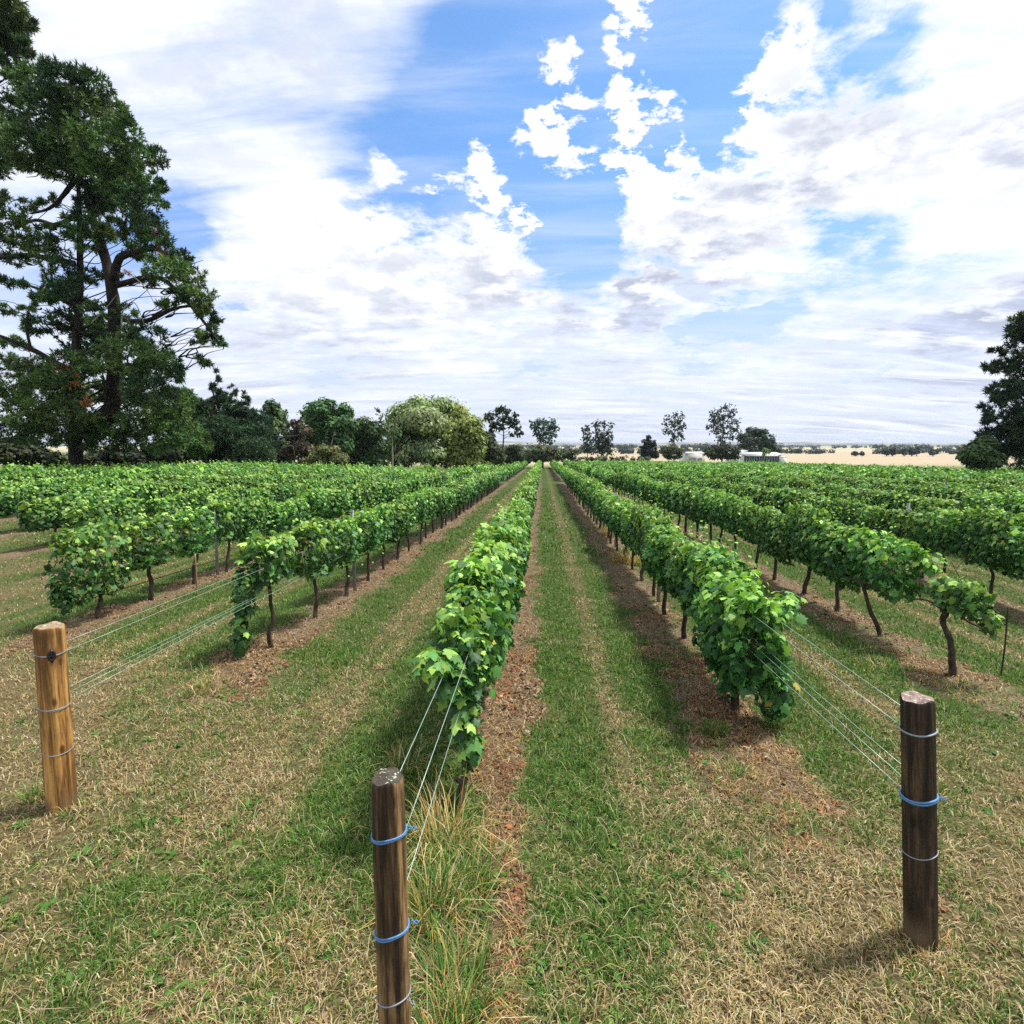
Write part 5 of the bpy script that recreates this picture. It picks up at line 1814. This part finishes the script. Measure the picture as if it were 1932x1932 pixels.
tree('hedge', 'dark hedge bank running behind the gums and the willow', 'hedge', 700, 84, [(470 + i * 22, 868 - (i * 7) % 9, 17, 13 + (i % 3) * 4) for i in range(22)], DARK_C, .34, 2200, .1, group='trees round the vineyard', limbs='none', seed=61, depth_r=1.0)
tree('hedge', 'dark hedge bank closing the view under the huge pine', 'hedge', 150, 62, [(-10 + i * 24, 866 - (i * 5) % 7, 17, 11 + (i % 3) * 3) for i in range(18)], DARK_C, .32, 2000, .1, group='trees round the vineyard', limbs='none', seed=62, depth_r=1.0)
tree('hedge', 'dark scrub filling the gap from the willow to the fanned grey green tree', 'hedge', 970, 116, [(893 + i * 9, 858 - (i * 5) % 11 * (.6 if i < 13 else .2), 9, 10 + (i * 3) % 5) for i in range(22)], DARK_C + [(0.08, 0.085, 0.04)], .36, 1500, .1, group='trees round the vineyard', limbs='none', seed=63, depth_r=1.2)
M_WHITE = plain('white_paint', (0.74, 0.74, 0.73), .6, 0, .15, 3)
M_ROOFW = plain('pale_roof', (0.66, 0.68, 0.70), .45, .1, .15, 2)
M_GLASS = plain('teal_glass', (0.02, 0.055, 0.06), .12, 0, .3, 1)
M_FRAME = plain('grey_frame', (0.36, 0.38, 0.40), .5, .2, .2, 4)
M_PINK = plain('faded_door', (0.52, 0.42, 0.42), .6, 0, .25, 2)


def part(name, mb, mat, parent):
    return link(name, mb.mesh(name), mat, parent)


def shed_box(label, px0, px1, ptop, depth, dpt, cat='shed', ridge=.35, glazed=0, door=None):
    x0, x1 = at(px0, 860, depth)[0], at(px1, 860, depth)[0]
    top = at((px0 + px1) / 2, ptop, depth)[2]
    cx = (x0 + x1) / 2
    g = float(gz(cx, depth)) - .1
    t = thing('farm_shed', label, cat, (cx, depth, g), 'white farm sheds beyond the vines')
    w, h = (x1 - x0) / 2, top - g - ridge
    mb = MB()
    mb.box((-w, 0, 0), (w, dpt, h))
    part('wall', mb, M_WHITE, t)
    mb = MB()
    e = .25
    V = [(-w - e, -e, h + .01), (w + e, -e, h + .01), (w + e, dpt / 2, h + ridge), (-w - e, dpt / 2, h + ridge), (w + e, dpt + e, h + .01), (-w - e, dpt + e, h + .01)]
    V += [(a, b, c - .12) if c < h + ridge - .01 else (a, b, c - .12) for a, b, c in V]
    mb.add(V, [(0, 1, 2, 3), (3, 2, 4, 5), (7, 6, 9, 8), (8, 9, 11, 10), (0, 6, 7, 1), (4, 10, 11, 5), (1, 7, 8, 2), (2, 8, 10, 4), (0, 3, 9, 6), (3, 5, 11, 9)])
    rf = part('roof', mb, M_ROOFW, t)
    mb = MB()
    mb.box((-w - e - .02, -e - .09, h - .16), (w + e + .02, -e - .003, h + .02))
    part('gutter', mb, M_WHITE, rf)
    if glazed:
        bw = (2 * w - .8) / glazed
        for i in range(glazed):
            a = -w + .4 + i * bw
            mb = MB()
            mb.box((a + .06, -.05, .35), (a + bw - .06, -.003, h - .45))
            wd = part('window', mb, M_GLASS, t)
            mb = MB()
            mb.box((a - .03, -.10, .25), (a + .057, -.003, h - .40))
            mb.box((a + bw / 2 - .03, -.08, .35), (a + bw / 2 + .03, -.053, h - .45))
            part('frame', mb, M_FRAME, wd)
    if door:
        for (a, b, hh) in door:
            mb = MB()
            mb.box((a, -.06, .02), (b, -.003, hh))
            d = part('door', mb, M_PINK, t)
            mb = MB()
            for k in range(4):
                mb.box((a, -.075, .3 + k * hh / 4.6), (b, -.063, .36 + k * hh / 4.6))
            part('rail', mb, M_FRAME, d)
    return t


shed_box('square white shed left of the dark bush, beyond the vines', 1293, 1330, 852.5, 152, 7, ridge=.35, door=[(-1.6, .2, 2.3), (.8, 1.8, 2.2)])
shed_box('long white roofed shed with dark glazed front, below the domed tree', 1401, 1474, 853.5, 151, 8, ridge=.5, glazed=7)
shed_box('small white lean-to at the left end of the long glazed shed', 1380, 1397, 858.5, 149, 4, ridge=.2, door=[(-.5, .5, 1.8)])
shed_box('pale roof peeping over the bush behind the glazed shed', 1384, 1408, 846.5, 160, 7, ridge=.6)
def tank():
    b = at(1478.5, 860, 150)
    g = float(gz(b[0], 150))
    t = thing('water_tank', 'small pale tank at the right end of the long glazed shed', 'tank', (b[0], 150, g), 'white farm sheds beyond the vines')
    mb = MB()
    mb.tube([(0, 0, 0), (0, 0, 2.3)], .75, 20)
    part('wall', mb, M_WHITE, t)
    mb = MB()
    mb.tube([(0, 0, 2.303), (0, 0, 2.5)], [.8, .2], 20)
    part('lid', mb, M_ROOFW, t)


tank()

FAR_C = [(0.022, 0.036, 0.030), (0.030, 0.046, 0.034)]
for i, (px, w, y0, lab) in enumerate([
        (1672, 7, 846, 'rounded dark tree on the far plain, left of the pair of pointed ones'), (1684, 7, 843, 'taller dark tree touching the rounded one on the far plain'),
        (1706, 6, 844, 'lone pointed tree in the middle of the far plain clump'), (1720, 5, 844, 'narrow dark tree on the far plain, left of a matching one'), (1730, 6, 843, 'narrow dark tree on the far plain, right of a matching one'),
        (1760, 9, 846, 'broad dark tree on the far plain nearest the right pine'), (1613, 7, 851, 'low dark shrubby tree on the straw field left of the far clump'), (1627, 5, 852, 'smallest dark shrubby tree on the straw field')]):
    h = 858 - y0
    tree('plain_tree', lab, 'tree', px, 430, [(px, y0 + h * .3, w * .55, h * .3), (px - w * .4, y0 + h * .55, w * .5, h * .3), (px + w * .4, y0 + h * .6, w * .5, h * .3), (px, y0 + h * .75, w * .8, h * .25)], FAR_C, .9, 260, .35, group='trees on the far plain', limbs='none', seed=70 + i)


def far_woods():
    rng = np.random.default_rng(66)
    Vs, Fs, Cs, n0 = [], [], [], 0
    for k in range(1300):
        band = rng.random()
        D = 520 + 160 * rng.random() if band < .4 else rng.uniform(800, 2600)
        px = rng.uniform(380, 1990)
        if fbm(np.array([px / 60.0]), np.array([round(D / 400.0) * 3.1]), 5, 3)[0] < (.47 if D < 700 else .44):
            continue
        x = at(px, 860, D)[0]
        h = rng.uniform(3, 7) * (1 + (D > 700) * 1.0)
        c = np.array((x, D, float(gz(x, D)) + h * .42))
        n = 46
        P, d = blob_points(rng, c, np.array((h * rng.uniform(.5, 1.1), h * .5, h * .5)), n, .6)
        col = np.tile(np.array(FAR_C[rng.integers(2)]) * rng.uniform(.8, 1.3), (n, 1))
        V, Tt, C = leaves(P, d + np.array((0, -.3, .4)), rng.normal(0, 1, (n, 3)), np.full(n, h * .34), col, (OVAL_V * np.array((1.6, 1, 1)), OVAL_T))
        Vs.append(V), Fs.append(Tt + n0), Cs.append(C)
        n0 += len(V)
    o = link('distant_woods', mesh_np('distant_woods', np.concatenate(Vs), [np.concatenate(Fs)], np.concatenate(Cs)), M_TREE)
    kind(o, 'stuff', 'broken dark lines of far-off trees across the hazy plain')


far_woods()


def haze():
    mb = MB()
    mb.box((-9400, -70, -9.5), (9400, 9300, 62))
    m, nt, out = new_mat('haze')
    v = nt.nodes.new('ShaderNodeVolumePrincipled')
    v.inputs['Color'].default_value = (0.72, 0.82, 1.0, 1)
    v.inputs['Density'].default_value = 0.00009
    v.inputs['Anisotropy'].default_value = 0.2
    nt.links.new(v.outputs[0], out.inputs['Volume'])
    kind(link('haze', mb.mesh('haze'), m), 'stuff', 'thin blue haze over the plain')


haze()
